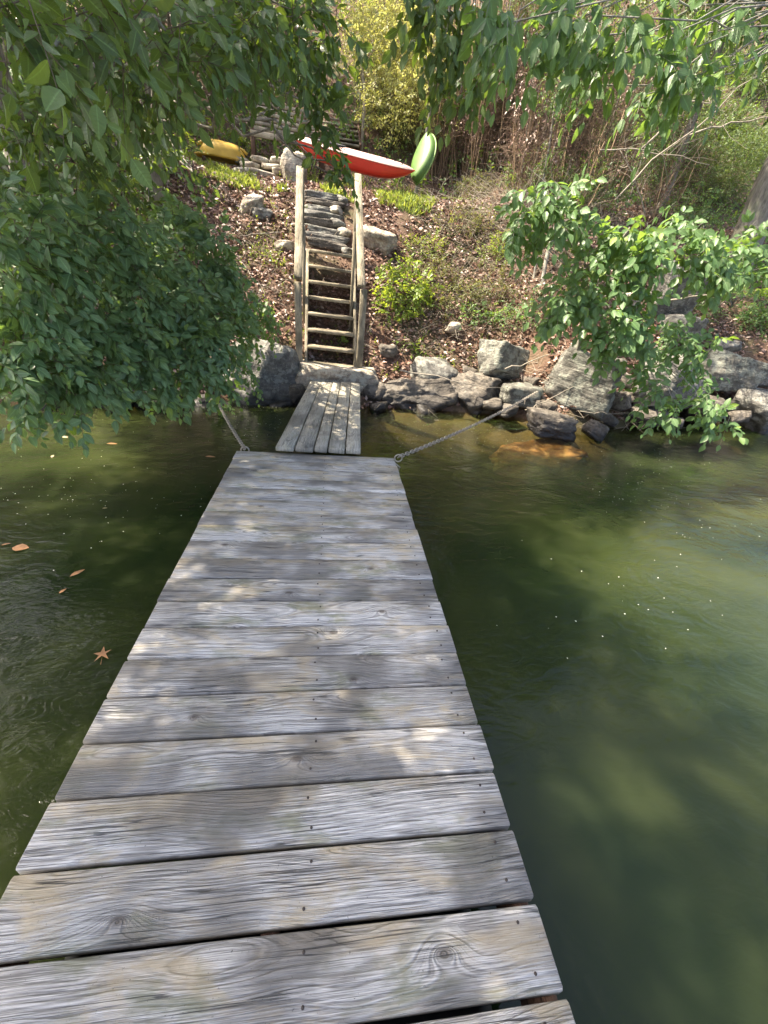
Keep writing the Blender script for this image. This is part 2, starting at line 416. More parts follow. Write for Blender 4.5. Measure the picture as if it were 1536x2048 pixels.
def simple(name, col, rough=.5, spec=.5, nscale=8, var=.35, bump=.0, **kw):
    t = NT(name); g = t.coords(); n = t.noise(g, nscale, 4, .6)
    c = t.mix(t.ramp(n, [(.35, 0.0), (.7, 1.0)]), tuple(v*(1-var) for v in col), col)
    nn = t.bump(n, bump, .01) if bump else None
    return t.done(t.pbr(c, rough, spec, nn, **kw))
def bark_mat(name, a, b, sz=1.0):
    t = NT(name); g = t.coords(); n = t.noise(t.mapping(g, (26*sz, 26*sz, 5*sz)), 1.0, 5, .65, .3); n2 = t.noise(g, 5, 4)
    c = t.mix(t.ramp(n, [(.35, 0.0), (.65, 1.0)]), a, b)
    c = t.mix(t.ramp(n2, [(.5, 0.0), (.65, .5)]), c, (b[0]*.9, b[1]*1.05, b[2]*.8))
    return t.done(t.pbr(c, .85, .25, t.bump(n, .7, .012)))
M_BARK = bark_mat('grey_bark', (.085, .075, .062), (.22, .20, .17))
M_BARK2 = bark_mat('pale_bark', (.13, .12, .10), (.30, .285, .25))
M_TWIG = simple('twig_bark', (.16, .125, .085), .8, .2)
M_CANE = simple('dry_cane', (.40, .28, .165), .6, .3, 5, .5)
M_CANE2 = simple('dark_cane', (.17, .11, .07), .6, .3, 5, .5)
M_STICK = simple('dry_stick', (.34, .30, .24), .8, .2, 20, .4)
M_METAL = simple('rusted_galvanised_chain', (.50, .45, .38), .45, .6, 40, .5, .2, Metallic=.6)
M_SCREW = simple('rusty_screw', (.07, .055, .045), .6, .3)
M_RED = simple('red_plastic', (.62, .045, .03), .35, .5, 3, .15)
M_DECK = simple('sunlit_pink_white_deck', (.66, .42, .38), .4, .5, 3, .2)  # the pale pink-white puts the sun's highlight on the deck into its colour
M_BLACK = simple('black_rubber', (.02, .02, .02), .5, .4)
M_GREEN = simple('green_plastic', (.085, .17, .03), .45, .5, 6, .3)
M_YELLOW = simple('yellow_plastic', (.55, .34, .035), .45, .5, 6, .3)
M_RIM = simple('pale_green_rim', (.22, .34, .09), .5, .4)
M_FLOAT = simple('black_dock_float', (.02, .022, .022), .5, .4)
M_FOAM = simple('foam_speck', (.75, .75, .68), .6, .3)
M_GRASS = leaf_mat('grass_blade', (.10, .16, .03), (.20, .27, .05), (.36, .36, .10), .35)

def water_mat():
    t = NT('murky_green_water'); g = t.coords('Object')
    d = t.n('Attribute', attribute_name='depth').outputs['Fac']
    n1 = t.noise(t.mapping(g, (1, 1.6, 1), rot=(0, 0, .5)), 2.2, 3, .5, 1.2)
    n2 = t.noise(t.mapping(g, (1.0, 1.9, 1), rot=(0, 0, .8)), 7.0, 3, .55, 1.6)
    n3 = t.noise(g, 24, 2, .5, .6)
    h = t.math('ADD', t.math('MULTIPLY', n1, .9), t.math('ADD', t.math('MULTIPLY', n2, .33), t.math('MULTIPLY', n3, .06)))
    pm = t.ramp(t.noise(g, .9, 2, .5), [(.54, 0.0), (.64, 1.0)])
    n4 = t.noise(t.mapping(g, (1.0, 1.8, 1), rot=(0, 0, .3)), 11, 3, .6, 2.5)
    nb = t.bump(h, .17, .09)
    cl = t.noise(g, .8, 3, .5, .5)
    deep = t.mix(t.ramp(cl, [(.35, 0.0), (.7, 1.0)]), (.0100, .0170, .0060), (.033, .041, .012))
    body = t.pbr(deep, .9, 0.0, None)
    nd = body.node; nd.subsurface_method = 'BURLEY'
    nd.inputs['Subsurface Weight'].default_value = 1.0
    nd.inputs['Subsurface Radius'].default_value = (.30, .36, .2); nd.inputs['Subsurface Scale'].default_value = 1.0
    tr = t.n('BsdfTransparent'); tcol = t.ramp(d, [(0, (.95, .95, .85)), (.5, (.70, .72, .42)), (1, (.4, .5, .22))])
    t.t.links.new(tcol, tr.inputs[0])
    ex = t.math('POWER', 2.718, t.math('MULTIPLY', d, -2.1))
    m1 = t.n('MixShader'); t.t.links.new(ex, m1.inputs[0]); t.t.links.new(body, m1.inputs[1]); t.t.links.new(tr.outputs[0], m1.inputs[2])
    gl = t.n('BsdfGlossy'); gl.inputs['Roughness'].default_value = .03; t.t.links.new(nb, gl.inputs['Normal'])
    gl.inputs[0].default_value = (1, 1, 1, 1)
    fr = t.n('Fresnel'); fr.inputs[0].default_value = 1.33; t.t.links.new(nb, fr.inputs['Normal'])
    m2 = t.n('MixShader'); t.t.links.new(fr.outputs[0], m2.inputs[0]); t.t.links.new(m1.outputs[0], m2.inputs[1]); t.t.links.new(gl.outputs[0], m2.inputs[2])
    return t.done(m2.outputs[0])
M_WATER = water_mat()

# ---------------------------------------------------------------- ground and water
def grid_mesh(name, xs, ys, zf, attr=None):
    X, Y = np.meshgrid(xs, ys); Z = zf(X, Y)
    V = np.stack([X.ravel(), Y.ravel(), Z.ravel()], 1); nx = len(xs); ny = len(ys)
    i = np.arange(nx-1)[None, :] + nx*np.arange(ny-1)[:, None]
    F = np.stack([i, i+1, i+1+nx, i+nx], -1).reshape(-1, 4)
    me = mesh_np(name, V, F)
    if attr is not None:
        a = me.attributes.new('depth', 'FLOAT', 'POINT'); a.data.foreach_set('value', attr(X, Y).ravel().astype(np.float32))
    return me
gx = np.concatenate([np.linspace(-40, -6, 50)[:-1], np.linspace(-6, 9, 260)[:-1], np.linspace(9, 40, 45)])
gy = np.concatenate([np.linspace(-60, 1, 40)[:-1], np.linspace(1, 12, 210)[:-1], np.linspace(12, 50, 90)])
ground = link('ground', grid_mesh('ground', gx, gy, gz), M_GROUND)
ground['kind'] = 'structure'; ground['label'] = 'leaf-strewn bank rising from the lake bed'
SUBM = [(PZ(1075, 915, -.20), .80, .46), (PZ(940, 960, -.45), .28, .25), (PZ(1420, 925, -.2), .42, .22)]
def wdepth(X, Y):
    d = np.clip(-gz(X, Y), 0, 4)
    for i, (c, rx, ry) in enumerate(SUBM):
        q = np.sqrt(((X-c[0])/rx)**2+((Y-c[1])/ry)**2)
        d = np.minimum(d, [.07, .30, .10][i]+np.clip(q-.85, 0, 9)*1.6)
    return d
wx = np.concatenate([np.linspace(-60, -6, 30)[:-1], np.linspace(-6, 9, 260)[:-1], np.linspace(9, 60, 30)])
wy = np.concatenate([np.linspace(-80, 0, 30)[:-1], np.linspace(0, 8, 160)])
water = link('water', grid_mesh('water', wx, wy, lambda X, Y: X*0, wdepth), M_WATER)
water['kind'] = 'structure'; water['label'] = 'dark green lake water'

# ---------------------------------------------------------------- dock
DT = .32; S = .1477; DW = 1.22; DEND = 2.955
dock = thing('dock', 'grey weathered wooden dock of wide crosswise boards leading to the shore', 'dock', (0, 1.2, 0))
screw_me = MB().add(*tube_geo([(0, 0, -.002), (0, 0, .0012)], .0035, 8)).mesh('screw'); screw_me.materials.append(M_SCREW)
for k in range(-1, 26):
    yc = DEND - (k+.5+.0)*S + (S*.0)
    if k == -1: continue
    gap = [.003, .004, .003, .004, .004, .005, .004, .005, .004, .004, .005, .006, .005, .007, .007, .008, .010, .010, .011, .012][min(k, 19)]
    jit = random.uniform(-.003, .003)
    rot = random.uniform(-.0015, .0015)
    a = (-DW/2+jit, yc-rot, DT-.0165+random.uniform(-.0015, .0015)); b = (DW/2+jit+random.uniform(-.003, .003), yc+rot, DT-.0165+random.uniform(-.0015, .0015))
    pl = board('plank', a, b, S-gap, .033, M_DOCK, dock, bev=.0032, nx=8, warp=.0007, seed=k)
    for sxx in (.06, .55):
        for dy in (-.038, .04):
            s = bpy.data.objects.new('screw', screw_me); COL.objects.link(s); s.parent = pl
            s.location = (sxx+random.uniform(-.008, .008), dy+random.uniform(-.006, .006), .0172)
for x in (-.585, -.02, .585):
    board('joist', (x, -.9, DT-.033-.07), (x, DEND-.03, DT-.033-.07), .04, .14, M_BROWN, dock)  # dark timber colours in the shade seen through the board gaps
board('end_beam', (-.565, DEND-.03, DT-.033-.072), (.565, DEND-.03, DT-.033-.072), .035, .13, M_STAIR, dock)
for y in (.1, 2.2):
    link('float_drum', MB().add(*box_geo(0, y, .03, 1.0, .7, .30, .05)).mesh(), M_FLOAT, dock)

# ---------------------------------------------------------------- gangplank
gp = thing('gangplank', 'narrow gangway of five pale lengthwise planks from the dock to the stone slab', 'gangway', (0, 4, 0))
nearL, nearR = np.array([-.325, 2.935, .357]), np.array([.34, 2.950, .357])
farL, farR = np.array([-.172, 5.26, .305]), np.array([.472, 5.36, .31])
ws_ = [.145, .145, .105, .135, .125]; tot = sum(ws_); c0 = 0
for i, w in enumerate(ws_):
    f = (c0+w/2)/tot; c0 += w
    a = nearL+(nearR-nearL)*f; b = farL+(farR-farL)*f
    b = b + (b-a)/np.linalg.norm(b-a)*random.uniform(-.02, .02)
    board('plank', a, b, (w/tot)*.66-.010, .036, M_PLANK, gp, nx=8, warp=.001, seed=60+i)
for y in (3.25, 4.2, 5.1):
    f = (y-2.94)/2.4; c = (nearL+nearR)/2*(1-f)+(farL+farR)/2*f
    board('cross_beam', (c[0]-.31, y, c[2]-.055), (c[0]+.31, y+.02, c[2]-.055), .08, .06, M_STAIR, gp)

# ---------------------------------------------------------------- rocks
def rock_mesh(name, sx, sy, sz, seed, sub=4, planes=11, rough=.07, flat=False, strata=0.0, blocky=False):
    import bmesh
    bm = bmesh.new(); bmesh.ops.create_icosphere(bm, subdivisions=sub, radius=1.0)
    rr = random.Random(seed)
    N = []
    for k in range(planes):
        z = rr.uniform(-1, 1); a = rr.uniform(0, 6.283); q = math.sqrt(1-z*z)
        N.append((Vector((q*math.cos(a), q*math.sin(a), z)), rr.uniform(.62, .9)))
    if blocky:
        N = []
        for ax_, h in ((Vector((1, 0, 0)), .80), (Vector((0, 1, 0)), .80), (Vector((0, 0, 1)), .66)):
            for sg in (1, -1):
                j = Vector((rr.uniform(-.22, .22), rr.uniform(-.22, .22), rr.uniform(-.14, .14)))
                N.append(((ax_*sg+j).normalized(), h*rr.uniform(.88, 1.05)))
        for k in range(5):
            a = rr.uniform(0, 6.283); N.append((Vector((math.cos(a), math.sin(a), rr.uniform(-.5, .6))).normalized(), rr.uniform(.84, .98)))
    else: N += [(Vector((0, 0, 1)), .62 if flat else .82), (Vector((0, 0, -1)), .7)]
    if flat and not blocky:
        for k in range(6):
            a = k*1.047+rr.uniform(-.3, .3); N.append((Vector((math.cos(a), math.sin(a), rr.uniform(-.1, .25))).normalized(), rr.uniform(.7, .92)))
    off = Vector((seed*3.7, seed*1.3, seed*.7))
    for v in bm.verts:
        d = v.co.normalized(); r = 1.0
        inv = 0.0
        for n, h in N:
            q = d.dot(n)/h
            if q > 0: inv += q**34
        r = inv**(-1/34) if inv > 0 else 1.0
        r = min(r, 1.25 if blocky else 1.15)
        n1 = mn.fractal(d*1.6+off, .8, 2.2, 4); n2 = mn.fractal(d*5+off, .7, 2.2, 4)-1.6*abs(mn.noise(d*3.3+off))
        r *= 1+rough*n1*1.5+rough*.35*n2
        if strata:
            zz = d.z*r*sz; s = math.sin(zz*strata+n1*1.4); r *= 1+.025*(1 if s > .3 else -1)
        v.co = d*r
        v.co = Vector((v.co.x*sx, v.co.y*sy, v.co.z*sz))
    me = bpy.data.meshes.new(name); bm.to_mesh(me); bm.free()
    me.polygons.foreach_set('use_smooth', np.ones(len(me.polygons), bool))
    return me
def rock(P, dims, seed, mat, label, rotz=0.0, tilt=(0, 0), name='boulder', cat='boulder', sub=4, group=None, flat=False, planes=8, parent=None, rough=.085, strata=0.0, blocky=False):
    me = rock_mesh(name, dims[0]/2, dims[1]/2, dims[2]/2, seed, sub, planes, rough, flat, strata, blocky); me.materials.append(mat)
    o = bpy.data.objects.new(name, me); COL.objects.link(o)
    pb = parent_base(parent) if parent else Vector((0, 0, 0))
    o.location = Vector([float(v) for v in P])-pb; o.rotation_euler = (tilt[0], tilt[1], rotz)
    if parent: o.parent = parent
    else: tag(o, label, cat, group)
    return o
SH = 'boulders along the waterline'
rock(PY(512, 762, 5.55), (1.15, .9, 1.15), 3, M_STONE, 'large grey boulder left of the gangway, dark and wet at its foot', .3, (.0, .12), sub=5, group=SH)
slab = rock(PY(674, 751, 5.74), (1.36, .74, .44), 8, M_STONE_TAN, 'flat stone slab at the foot of the wooden stairs', .12, (0, .03), name='stone_slab', cat='stone slab', flat=True, sub=5, rough=.04, blocky=True)
rock(PY(592, 790, 5.45), (.38, .4, .42), 12, M_STONE_DARK, 'dark wet stone wedged under the left end of the slab', .2, group=SH)
rock(PY(745, 790, 5.7), (.45, .5, .5), 13, M_STONE_DARK, 'dark stone under the right end of the slab', 1.2, group=SH)
rock(PY(700, 812, 5.7), (.8, .4, .35), 19, M_STONE_DARK, 'black wet stone in the shadow under the slab', .2, group=SH)
rock(PY(820, 790, 5.72), (1.35, .8, .62), 14, M_STONE_DARK, 'low dark outcrop right of the gangway with dappled light', .25, (.2, -.1), sub=5, group=SH, planes=14, rough=.12, strata=30)
rock(PY(868, 745, 6.0), (.7, .6, .5), 15, M_STONE, 'pale-topped rock behind the dark outcrop', .5, (.2, .1), group=SH, rough=.1)
rock(PY(935, 785, 5.75), (1.05, .7, .74), 16, M_STONE_DARK, 'dark cracked outcrop facing the water, below the wedge-shaped boulder', -.3, (.2, .25), sub=5, group=SH, planes=14, rough=.13, strata=22)
rock(PY(1005, 725, 6.05), (.95, .6, .80), 61, M_STONE_LICHEN, 'wedge-shaped pale boulder with lichen, right of the dark outcrop', .3, (-.35, .25), sub=5, group=SH, planes=8, blocky=True)
rock(PY(1040, 790, 5.55), (.66, .5, .40), 22, M_STONE_LICHEN, 'small flat-topped stone where the right chain is fastened', .1, (0, .1), group=SH, blocky=True)
rock(PY(1160, 768, 5.5), (1.15, .85, 1.05), 67, M_STONE_LICHEN, 'big grey boulder at the foot of the leaning sapling', -.4, (-.15, .2), sub=5, group=SH, blocky=True)
rock(PY(1238, 803, 5.45), (.45, .4, .38), 24, M_STONE_DARK, 'small brown stone right of the big grey boulder', .7, group=SH)
rock(PY(1105, 850, 4.75), (.78, .5, .38), 25, M_STONE_DARK, 'layered flat rock standing in the water', .05, (.1, .08), sub=5, group=SH, blocky=True, strata=60)
rock(PY(1190, 862, 4.7), (.28, .3, .28), 26, M_STONE_DARK, 'small pointed stone in the water beside the layered rock', .5, (.2, .5), group=SH)
rock(PY(1330, 765, 5.75), (1.3, .9, 1.05), 37, M_STONE, 'broad grey boulder half hidden by ash leaves', .4, (.1, -.1), sub=5, group=SH)
rock(PY(1445, 745, 6.2), (1.1, .8, .85), 28, M_STONE_LICHEN, 'boulder spotted with pale green lichen near the right edge', -.2, (-.2, .1), sub=5, group=SH, blocky=True)
rock(PY(1525, 825, 5.7), (1.15, 1.0, .85), 29, M_STONE, 'rounded dark grey boulder at the right edge of the shore', .2, sub=5, group=SH, planes=6)
rock(PY(1530, 752, 6.4), (1.0, .8, .4), 30, M_STONE, 'flat grey stone above the rounded boulder at the right edge', .3, flat=True, group=SH)
rock(PY(1285, 835, 5.4), (.9, .5, .35), 38, M_STONE_DARK, 'low dark rock in the shadow right of the layered rock', .3, group=SH)
rock(PY(1400, 820, 5.7), (.8, .6, .5), 39, M_STONE_DARK, 'dark stone in the gap below the lichen-spotted boulder', 1.3, group=SH)
SL = 'stones lying on the bank'
rock(PY(1450, 690, 6.6), (.75, .5, .28), 31, M_STONE, 'flat stone on the bank above the lichen-spotted boulder', .2, flat=True, group=SL)
rock(PY(1180, 695, 6.2), (.5, .45, .45), 32, M_STONE_LICHEN, 'stone showing just behind the leaning sapling stem', .9, group=SL)
rock(PY(1350, 580, 7.0), (.85, .6, 1.2), 33, M_STONE, 'upright grey rock face on the right bank', .1, (.2, 0), sub=5, group=SL, blocky=True)
rock(PY(1238, 605, 6.9), (.6, .5, .42), 34, M_STONE_TAN, 'tan sunlit stone on the right bank between ash leaves', .6, group=SL)
rock(PY(1360, 660, 6.6), (.8, .6, .5), 43, M_STONE, 'grey stone below the upright rock face', 1.6, group=SL)
rock(GND(505, 418)+[0, 0, .05], (.5, .36, .34), 35, M_STONE_TAN, 'tilted grey-brown stone on the leaf litter left of the stairs', .6, (.3, -.4), group=SL, flat=True)
rock(GND(522, 432)+[0, 0, .02], (.34, .26, .2), 36, M_STONE, 'smaller stone just below the tilted one left of the stairs', .2, group=SL)
rock(GND(755, 492)+[0, 0, .08], (.6, .42, .40), 40, M_STONE_TAN, 'pale angular stone right of the top of the wooden stairs', -.5, (.2, .35), group=SL, blocky=True)
rock(GND(570, 498)+[0, 0, .04], (.4, .3, .22), 41, M_STONE_TAN, 'stone tucked behind the left handrail', .3, group=SL, flat=True)
rock(GND(905, 660)+[0, 0, .03], (.3, .22, .2), 42, M_STONE_TAN, 'small pale stone under the brush right of the stairs', .8, group=SL)
rock(GND(775, 705)+[0, 0, .02], (.34, .25, .2), 44, M_STONE_DARK, 'small dark stone just right of the stair foot', .8, group=SL)
rock(PY(228, 797, 4.8), (.5, .4, .4), 45, M_STONE, 'blue-grey stone at the waterline under the left shrub', .8, group=SH)
rock(PY(410, 812, 5.2), (.5, .45, .35), 46, M_STONE_DARK, 'dark stone at the waterline where the left chain reaches the shore', .8, group=SH)
rock(PY(120, 800, 4.9), (.7, .6, .5), 47, M_STONE_DARK, 'dark stone deep in the shade under the left shrub', .1, group=SH)
rock(PY(320, 800, 5.1), (.6, .5, .42), 48, M_STONE_DARK, 'dark stone between the blue-grey stone and the left chain', .5, group=SH)
fl_lab = ['in the water under the left plank of the gangway', 'at the waterline right beside the end of the gangway', 'at the foot of the low dappled outcrop', 'between the two dark outcrops', 'at the waterline below the cracked outcrop',
          'under the stone that holds the right chain', 'behind the layered rock', 'above the stone that holds the right chain', 'behind the small brown stone right of the big boulder', 'at the waterline right of the pointed stone',
          'at the waterline below the leaf-covered boulder', 'left of the rounded boulder at the right edge', 'between the small brown stone and the leaf-covered boulder', 'above the rounded boulder at the right edge', 'left of the lichen-spotted boulder',
          'on the soil behind the cracked outcrop', 'right of the wedge-shaped boulder', 'at the left foot of the large grey boulder', 'at the right foot of the large grey boulder']
for k, (px, py, y, sz) in enumerate([(640, 800, 5.35, .3), (760, 815, 5.4, .3), (845, 818, 5.45, .35), (895, 800, 5.6, .4), (985, 808, 5.45, .35), (1015, 822, 5.3, .3), (1085, 812, 5.4, .38), (1060, 765, 5.8, .35), (1240, 760, 5.8, .45), (1215, 838, 5.2, .3), (1340, 845, 5.3, .35), (1475, 835, 5.5, .4), (1265, 790, 5.6, .4), (1500, 790, 6.0, .4), (1390, 775, 6.0, .45), (935, 745, 6.1, .35), (1085, 740, 6.0, .4), (470, 822, 5.2, .4), (560, 812, 5.3, .3)]):
    rock(PY(px, py, y), (sz*1.1, sz*.9, sz*.62), 300+k, M_STONE_DARK, 'small dark stone '+fl_lab[k], k*1.1, (random.uniform(-.3, .3), random.uniform(-.3, .3)), name='small_stone', cat='stone', sub=3, group='small stones between the shoreline boulders')
rock(PZ(1075, 915, -.20), (1.45, .80, .36), 50, M_STONE_RED, 'rust-orange flat rock just under the water in front of the layered rock', .25, (.06, -.05), name='submerged_rock', flat=True, sub=5)
rock(PZ(940, 960, -.45), (.5, .45, .3), 51, M_STONE_TAN, 'yellowish stone under water left of the rust-orange rock', .4, name='submerged_rock')
rock(PZ(1420, 925, -.2), (.7, .35, .2), 52, M_STONE_RED, 'small rust-coloured rock under water near the right shore', -.2, name='submerged_rock', flat=True)

# ---------------------------------------------------------------- wooden stairs
st = thing('wooden_stairs', 'weathered open wooden stairs with two handrails climbing the bank', 'stairs', (.1, 5.8, .3))
sb = np.array([.083, 5.78, .44]); stp = np.array([.04, 7.02, 1.76])     # middle of the lowest tread, middle of the top tread
NTR = 8
def mid(f): return sb+(stp-sb)*f
HW = .33
xv = np.array([1, .0, 0])
for i in range(NTR):
    f = i/(NTR-1); c = mid(f)
    w = .20 if i < 3 else .17
    t_ = board('tread', c-xv*(HW-.015)+[0, 0, .006], c+xv*(HW-.015)+[0, 0, -.012], w, .04, M_STAIR, st, nx=4, warp=.001, seed=100+i)
for s in (-1, 1):
    a = mid(-.17)+xv*s*(HW+.005)+[0, -.02, -.08]; b = mid(1.04)+xv*s*(HW+.005)+[0, 0, -.09]
    board('stringer', a, b, .04, .20, M_STAIR, st, nx=3, seed=120+s)
    # lower post
    pb = mid(-.02)+xv*s*(HW+.09 if s < 0 else HW+.055)
    top = PY(595 if s < 0 else 724, 560 if s < 0 else 575, pb[1]-.02)
    board('post', (pb[0], pb[1], .22), (pb[0]-(.01 if s < 0 else 0), pb[1], top[2]-.02), .085, .075, M_STAIR, st, up=(0, 1, 0), nx=3, seed=130+s)
    # upper post beyond the top of the stairs
    ub = PY(602 if s < 0 else 718, 340 if s < 0 else 352, 7.25)
    board('post', (ub[0], 7.25, 1.45), (ub[0], 7.25, ub[2]), .085, .075, M_STAIR, st, up=(0, 1, 0), nx=3, seed=140+s)
    lo = PY(596 if s < 0 else 723, 557 if s < 0 else 573, pb[1]-.09); hi = PY(600 if s < 0 else 716, 335 if s < 0 else 350, 7.2)
    board('handrail', lo, hi, .095, .045, M_STAIR, st, nx=4, warp=.001, seed=150+s)
    # middle post
    mp = mid(.5)+xv*s*(HW+.06)
    hz = lo+(hi-lo)*((mp[1]-lo[1])/(hi[1]-lo[1]))
    board('post', (hz[0]-s*.06, mp[1], mp[2]-.25), (hz[0]-s*.06, mp[1], hz[2]-.03), .04, .085, M_STAIR, st, up=(0, 1, 0), seed=160+s)

# stone steps above the wooden ones
ss = thing('stone_steps', 'rough stone steps continuing the climb above the wooden stairs', 'steps', (0, 7.2, 1.7))
prev = None
for i, (px, py, wpx, y) in enumerate([(655, 497, 84, 7.15), (652, 483, 82, 7.3), (648, 468, 76, 7.45), (646, 453, 74, 7.6), (648, 439, 78, 7.75), (646, 426, 66, 7.95), (648, 413, 76, 8.15), (650, 400, 84, 8.4)]):
    P = GND(px, py); dd = depth(P)
    rock(P+[0, .10, .045], (wpx*dd/F_PX*1.3, .38, .15), 200+i, M_STONE if i % 3 else M_STONE_DARK, '', random.uniform(-.05, .1), (0, random.uniform(.0, .06)), name='stone', blocky=True, parent=ss, rough=.05)
for i, (px, py) in enumerate([(693, 508), (690, 470), (676, 452), (672, 426), (684, 405)]):
    P = GND(px, py); rock(P+[0, 0, .03], (.26, .22, .16), 220+i, M_STONE_TAN if i % 2 else M_STONE, '', random.uniform(0, 3), name='stone', parent=ss, sub=3)

# low dry-stone wall on the terrace
wl_ = thing('stone_wall', 'low dry-stone wall of flat pale stones below the bench', 'stone wall', GND(530, 352))
for i, (px, py, w, h) in enumerate([(485, 346, 46, 15), (530, 351, 56, 15), (560, 347, 34, 17), (500, 334, 44, 14), (545, 336, 46, 14), (485, 325, 30, 12), (520, 322, 40, 13), (558, 325, 40, 13), (600, 352, 30, 18), (505, 357, 44, 12), (470, 357, 36, 12)]):
    P = PY(px, py, 8.95+.012*(350-py)); k = depth(P)/F_PX
    rock(P, (w*k*1.1, .45, h*k*1.25), 240+i, M_STONE_TAN, '', random.uniform(-.1, .1), (0, random.uniform(-.05, .08)), name='stone', blocky=True, parent=wl_, sub=3, rough=.06)
rock(PY(587, 350, 8.7), (.42, .4, .72), 260, M_STONE_TAN, 'upright pale stone at the right end of the dry-stone wall', .3, name='standing_stone', cat='stone', planes=9)

# ---------------------------------------------------------------- bench, boats, rack, far stairs
P = PY(503, 318, 9.9); Q = PY(590, 330, 10.0)
bn = thing('garden_bench', 'slatted wooden garden bench on the terrace above the stone wall', 'bench', P)
ux = (Q-P); ux[2] = 0; ux /= np.linalg.norm(ux); uy = np.array([-ux[1], ux[0], 0]); uz = np.array([0, 0, 1.])
BW = 1.35; z0 = PY(503, 318, 9.9)[2]
def bp(a, b, c): return np.array([P[0], P[1], z0]) + ux*a + uy*b + uz*c
for a in (.04, BW-.04):
    board('leg', bp(a, 0, -.05), bp(a, 0, .42), .07, .07, M_BROWN, bn, up=(0, 1, 0))
    board('leg', bp(a, .45, -.05), bp(a, .62, .98), .07, .05, M_BROWN, bn, up=(0, 1, 0))
    board('armrest', bp(a, -.04, .62), bp(a, .52, .64), .07, .03, M_BENCH, bn)
    board('arm_support', bp(a, .0, .40), bp(a, 0, .62), .05, .05, M_BROWN, bn, up=(0, 1, 0))
board('seat_rail', bp(0, -.02, .36), bp(BW, -.02, .36), .04, .09, M_BENCH, bn)
for i in range(4):
    board('seat_slat', bp(0, .03+.12*i, .425), bp(BW, .03+.12*i, .425), .09, .022, M_BENCH, bn, seed=i)
for i in range(7):
    f = i/6; board('back_slat', bp(.0, .50+.10*f, .48+.075*i), bp(BW, .50+.10*f, .48+.075*i), .02, .05, M_BENCH, bn, seed=20+i)

def hull_mesh(L, W, D, n=26, m=9, part='hull', crown=.25, fine=1.7, rocker=.03):
    """a boat hull or deck lofted along x: hull = below the sheer line, deck = above"""
    V = []; F = []
    for i in range(n+1):
        t = -1+2*i/n; w = W/2*max(1-abs(t)**fine, .0)**.75+.006; sheer = rocker*abs(t)**3*L*.25
        keel = -D*max(1-abs(t)**4, 0.02)+rocker*abs(t)**3*L*.12
        for j in range(m+1):
            a = math.pi*j/m; cy = math.cos(a)
            if part == 'hull':
                y = w*math.copysign(abs(cy)**.7, cy); z = sheer+(keel-sheer)*abs(math.sin(a))**.8
            else:
                y = w*cy*1.0; z = sheer+crown*w*math.sin(a)
            V.append((t*L/2, y, z))
    for i in range(n):
        for j in range(m):
            a = i*(m+1)+j; F.append([a, a+1, a+m+2, a+m+1])
    return np.array(V), F
def place_parts(root, parts, R, c):
    for name, (V, F), mat, smooth in parts:
        Vw = V@R.T+c; me = mesh_np(name, Vw, F, smooth=smooth); link(name, me, mat, root)
A = PY(585, 283, 9.3); B = PY(829, 349, 8.8)
rk = thing('kayak', 'red kayak with a pale sunlit deck lying tilted on the terrace', 'kayak', (A+B)/2)
ax = (B-A); LK = np.linalg.norm(ax)*1.0
R0 = frame(ax); tl = math.radians(12); RT = np.array([[1, 0, 0], [0, math.cos(tl), -math.sin(tl)], [0, math.sin(tl), math.cos(tl)]])
RK = R0@RT
parts = [('hull', hull_mesh(LK, .46, .22, fine=5.0), M_RED, True), ('deck', hull_mesh(LK*.98, .39, .22, part='deck', crown=.34, fine=5.0), M_DECK, True)]
rim = [(-.45+.30*math.cos(a), .15*math.sin(a), .07) for a in np.linspace(0, 2*math.pi, 22)]
parts.append(('cockpit_rim', tube_geo(rim, .016, 6), M_BLACK, True))
parts.append(('cockpit', (np.array([(-.45+.29*math.cos(a), .14*math.sin(a), .068) for a in np.linspace(0, 2*math.pi, 21)[:-1]]), [list(range(20))]), M_BLACK, False))
for k in range(3):
    x0 = LK*.24+.15*k
    parts.append(('deck_cord', tube_geo([(x0, -.17+.02*k, .035), (x0+.08, 0, .08), (x0+.15, .17-.03*k, .035)], .006, 5), M_BLACK, True))
parts.append(('seam_line', tube_geo([(LK/2*t, -(.46/2*max(1-abs(t)**5.0, 0)**.75+.010), .03*abs(t)**3*LK*.25+.0) for t in np.linspace(-.97, .97, 24)], .009, 5), M_DECK, True))
place_parts(rk, parts, RK, (A+B)/2+np.array([0, 0, .04]))
link('support_log', MB().add(*tube_geo([(-.1, 9.3, 2.68), (1.0, 9.15, 2.66)], .09, 8)).mesh(smooth=True), M_BROWN, None)
tag(bpy.data.objects['support_log'], 'dark log lying in the shadow under the red kayak', 'log')

Gp = PY(842, 352, 9.15)
gc = thing('small_boat', 'small green boat hull propped upright at the edge of the brown thicket', 'boat', Gp)
up_end = PY(852, 276, 9.25)
axg = np.array([.55, .35, .15]); 
Rg = frame((.24, .30, .92)); tg = math.radians(160); RTg = np.array([[1, 0, 0], [0, math.cos(tg), -math.sin(tg)], [0, math.sin(tg), math.cos(tg)]])
Rg = Rg@RTg; LG = .80
cG = PY(848, 320, 9.05)
def canoe(L, W, D, part):
    V = []; F = []; n = 24; m = 10
    for i in range(n+1):
        t = -1+2*i/n; w = W/2*max(1-abs(t)**2.0, 0)**.8+.004; d = D*(1-.25*abs(t)**6)
        xx = t*L/2
        for j in range(m+1):
            a = math.pi*j/m; cy = math.cos(a)
            s = abs(math.sin(a))**.75
            V.append((xx*(1-.05*s*(abs(t)**8)), w*math.copysign(abs(cy)**.8, cy), -d*s))
    for i in range(n):
        for j in range(m):
            a = i*(m+1)+j; F.append([a, a+1, a+m+2, a+m+1])
    return np.array(V), F
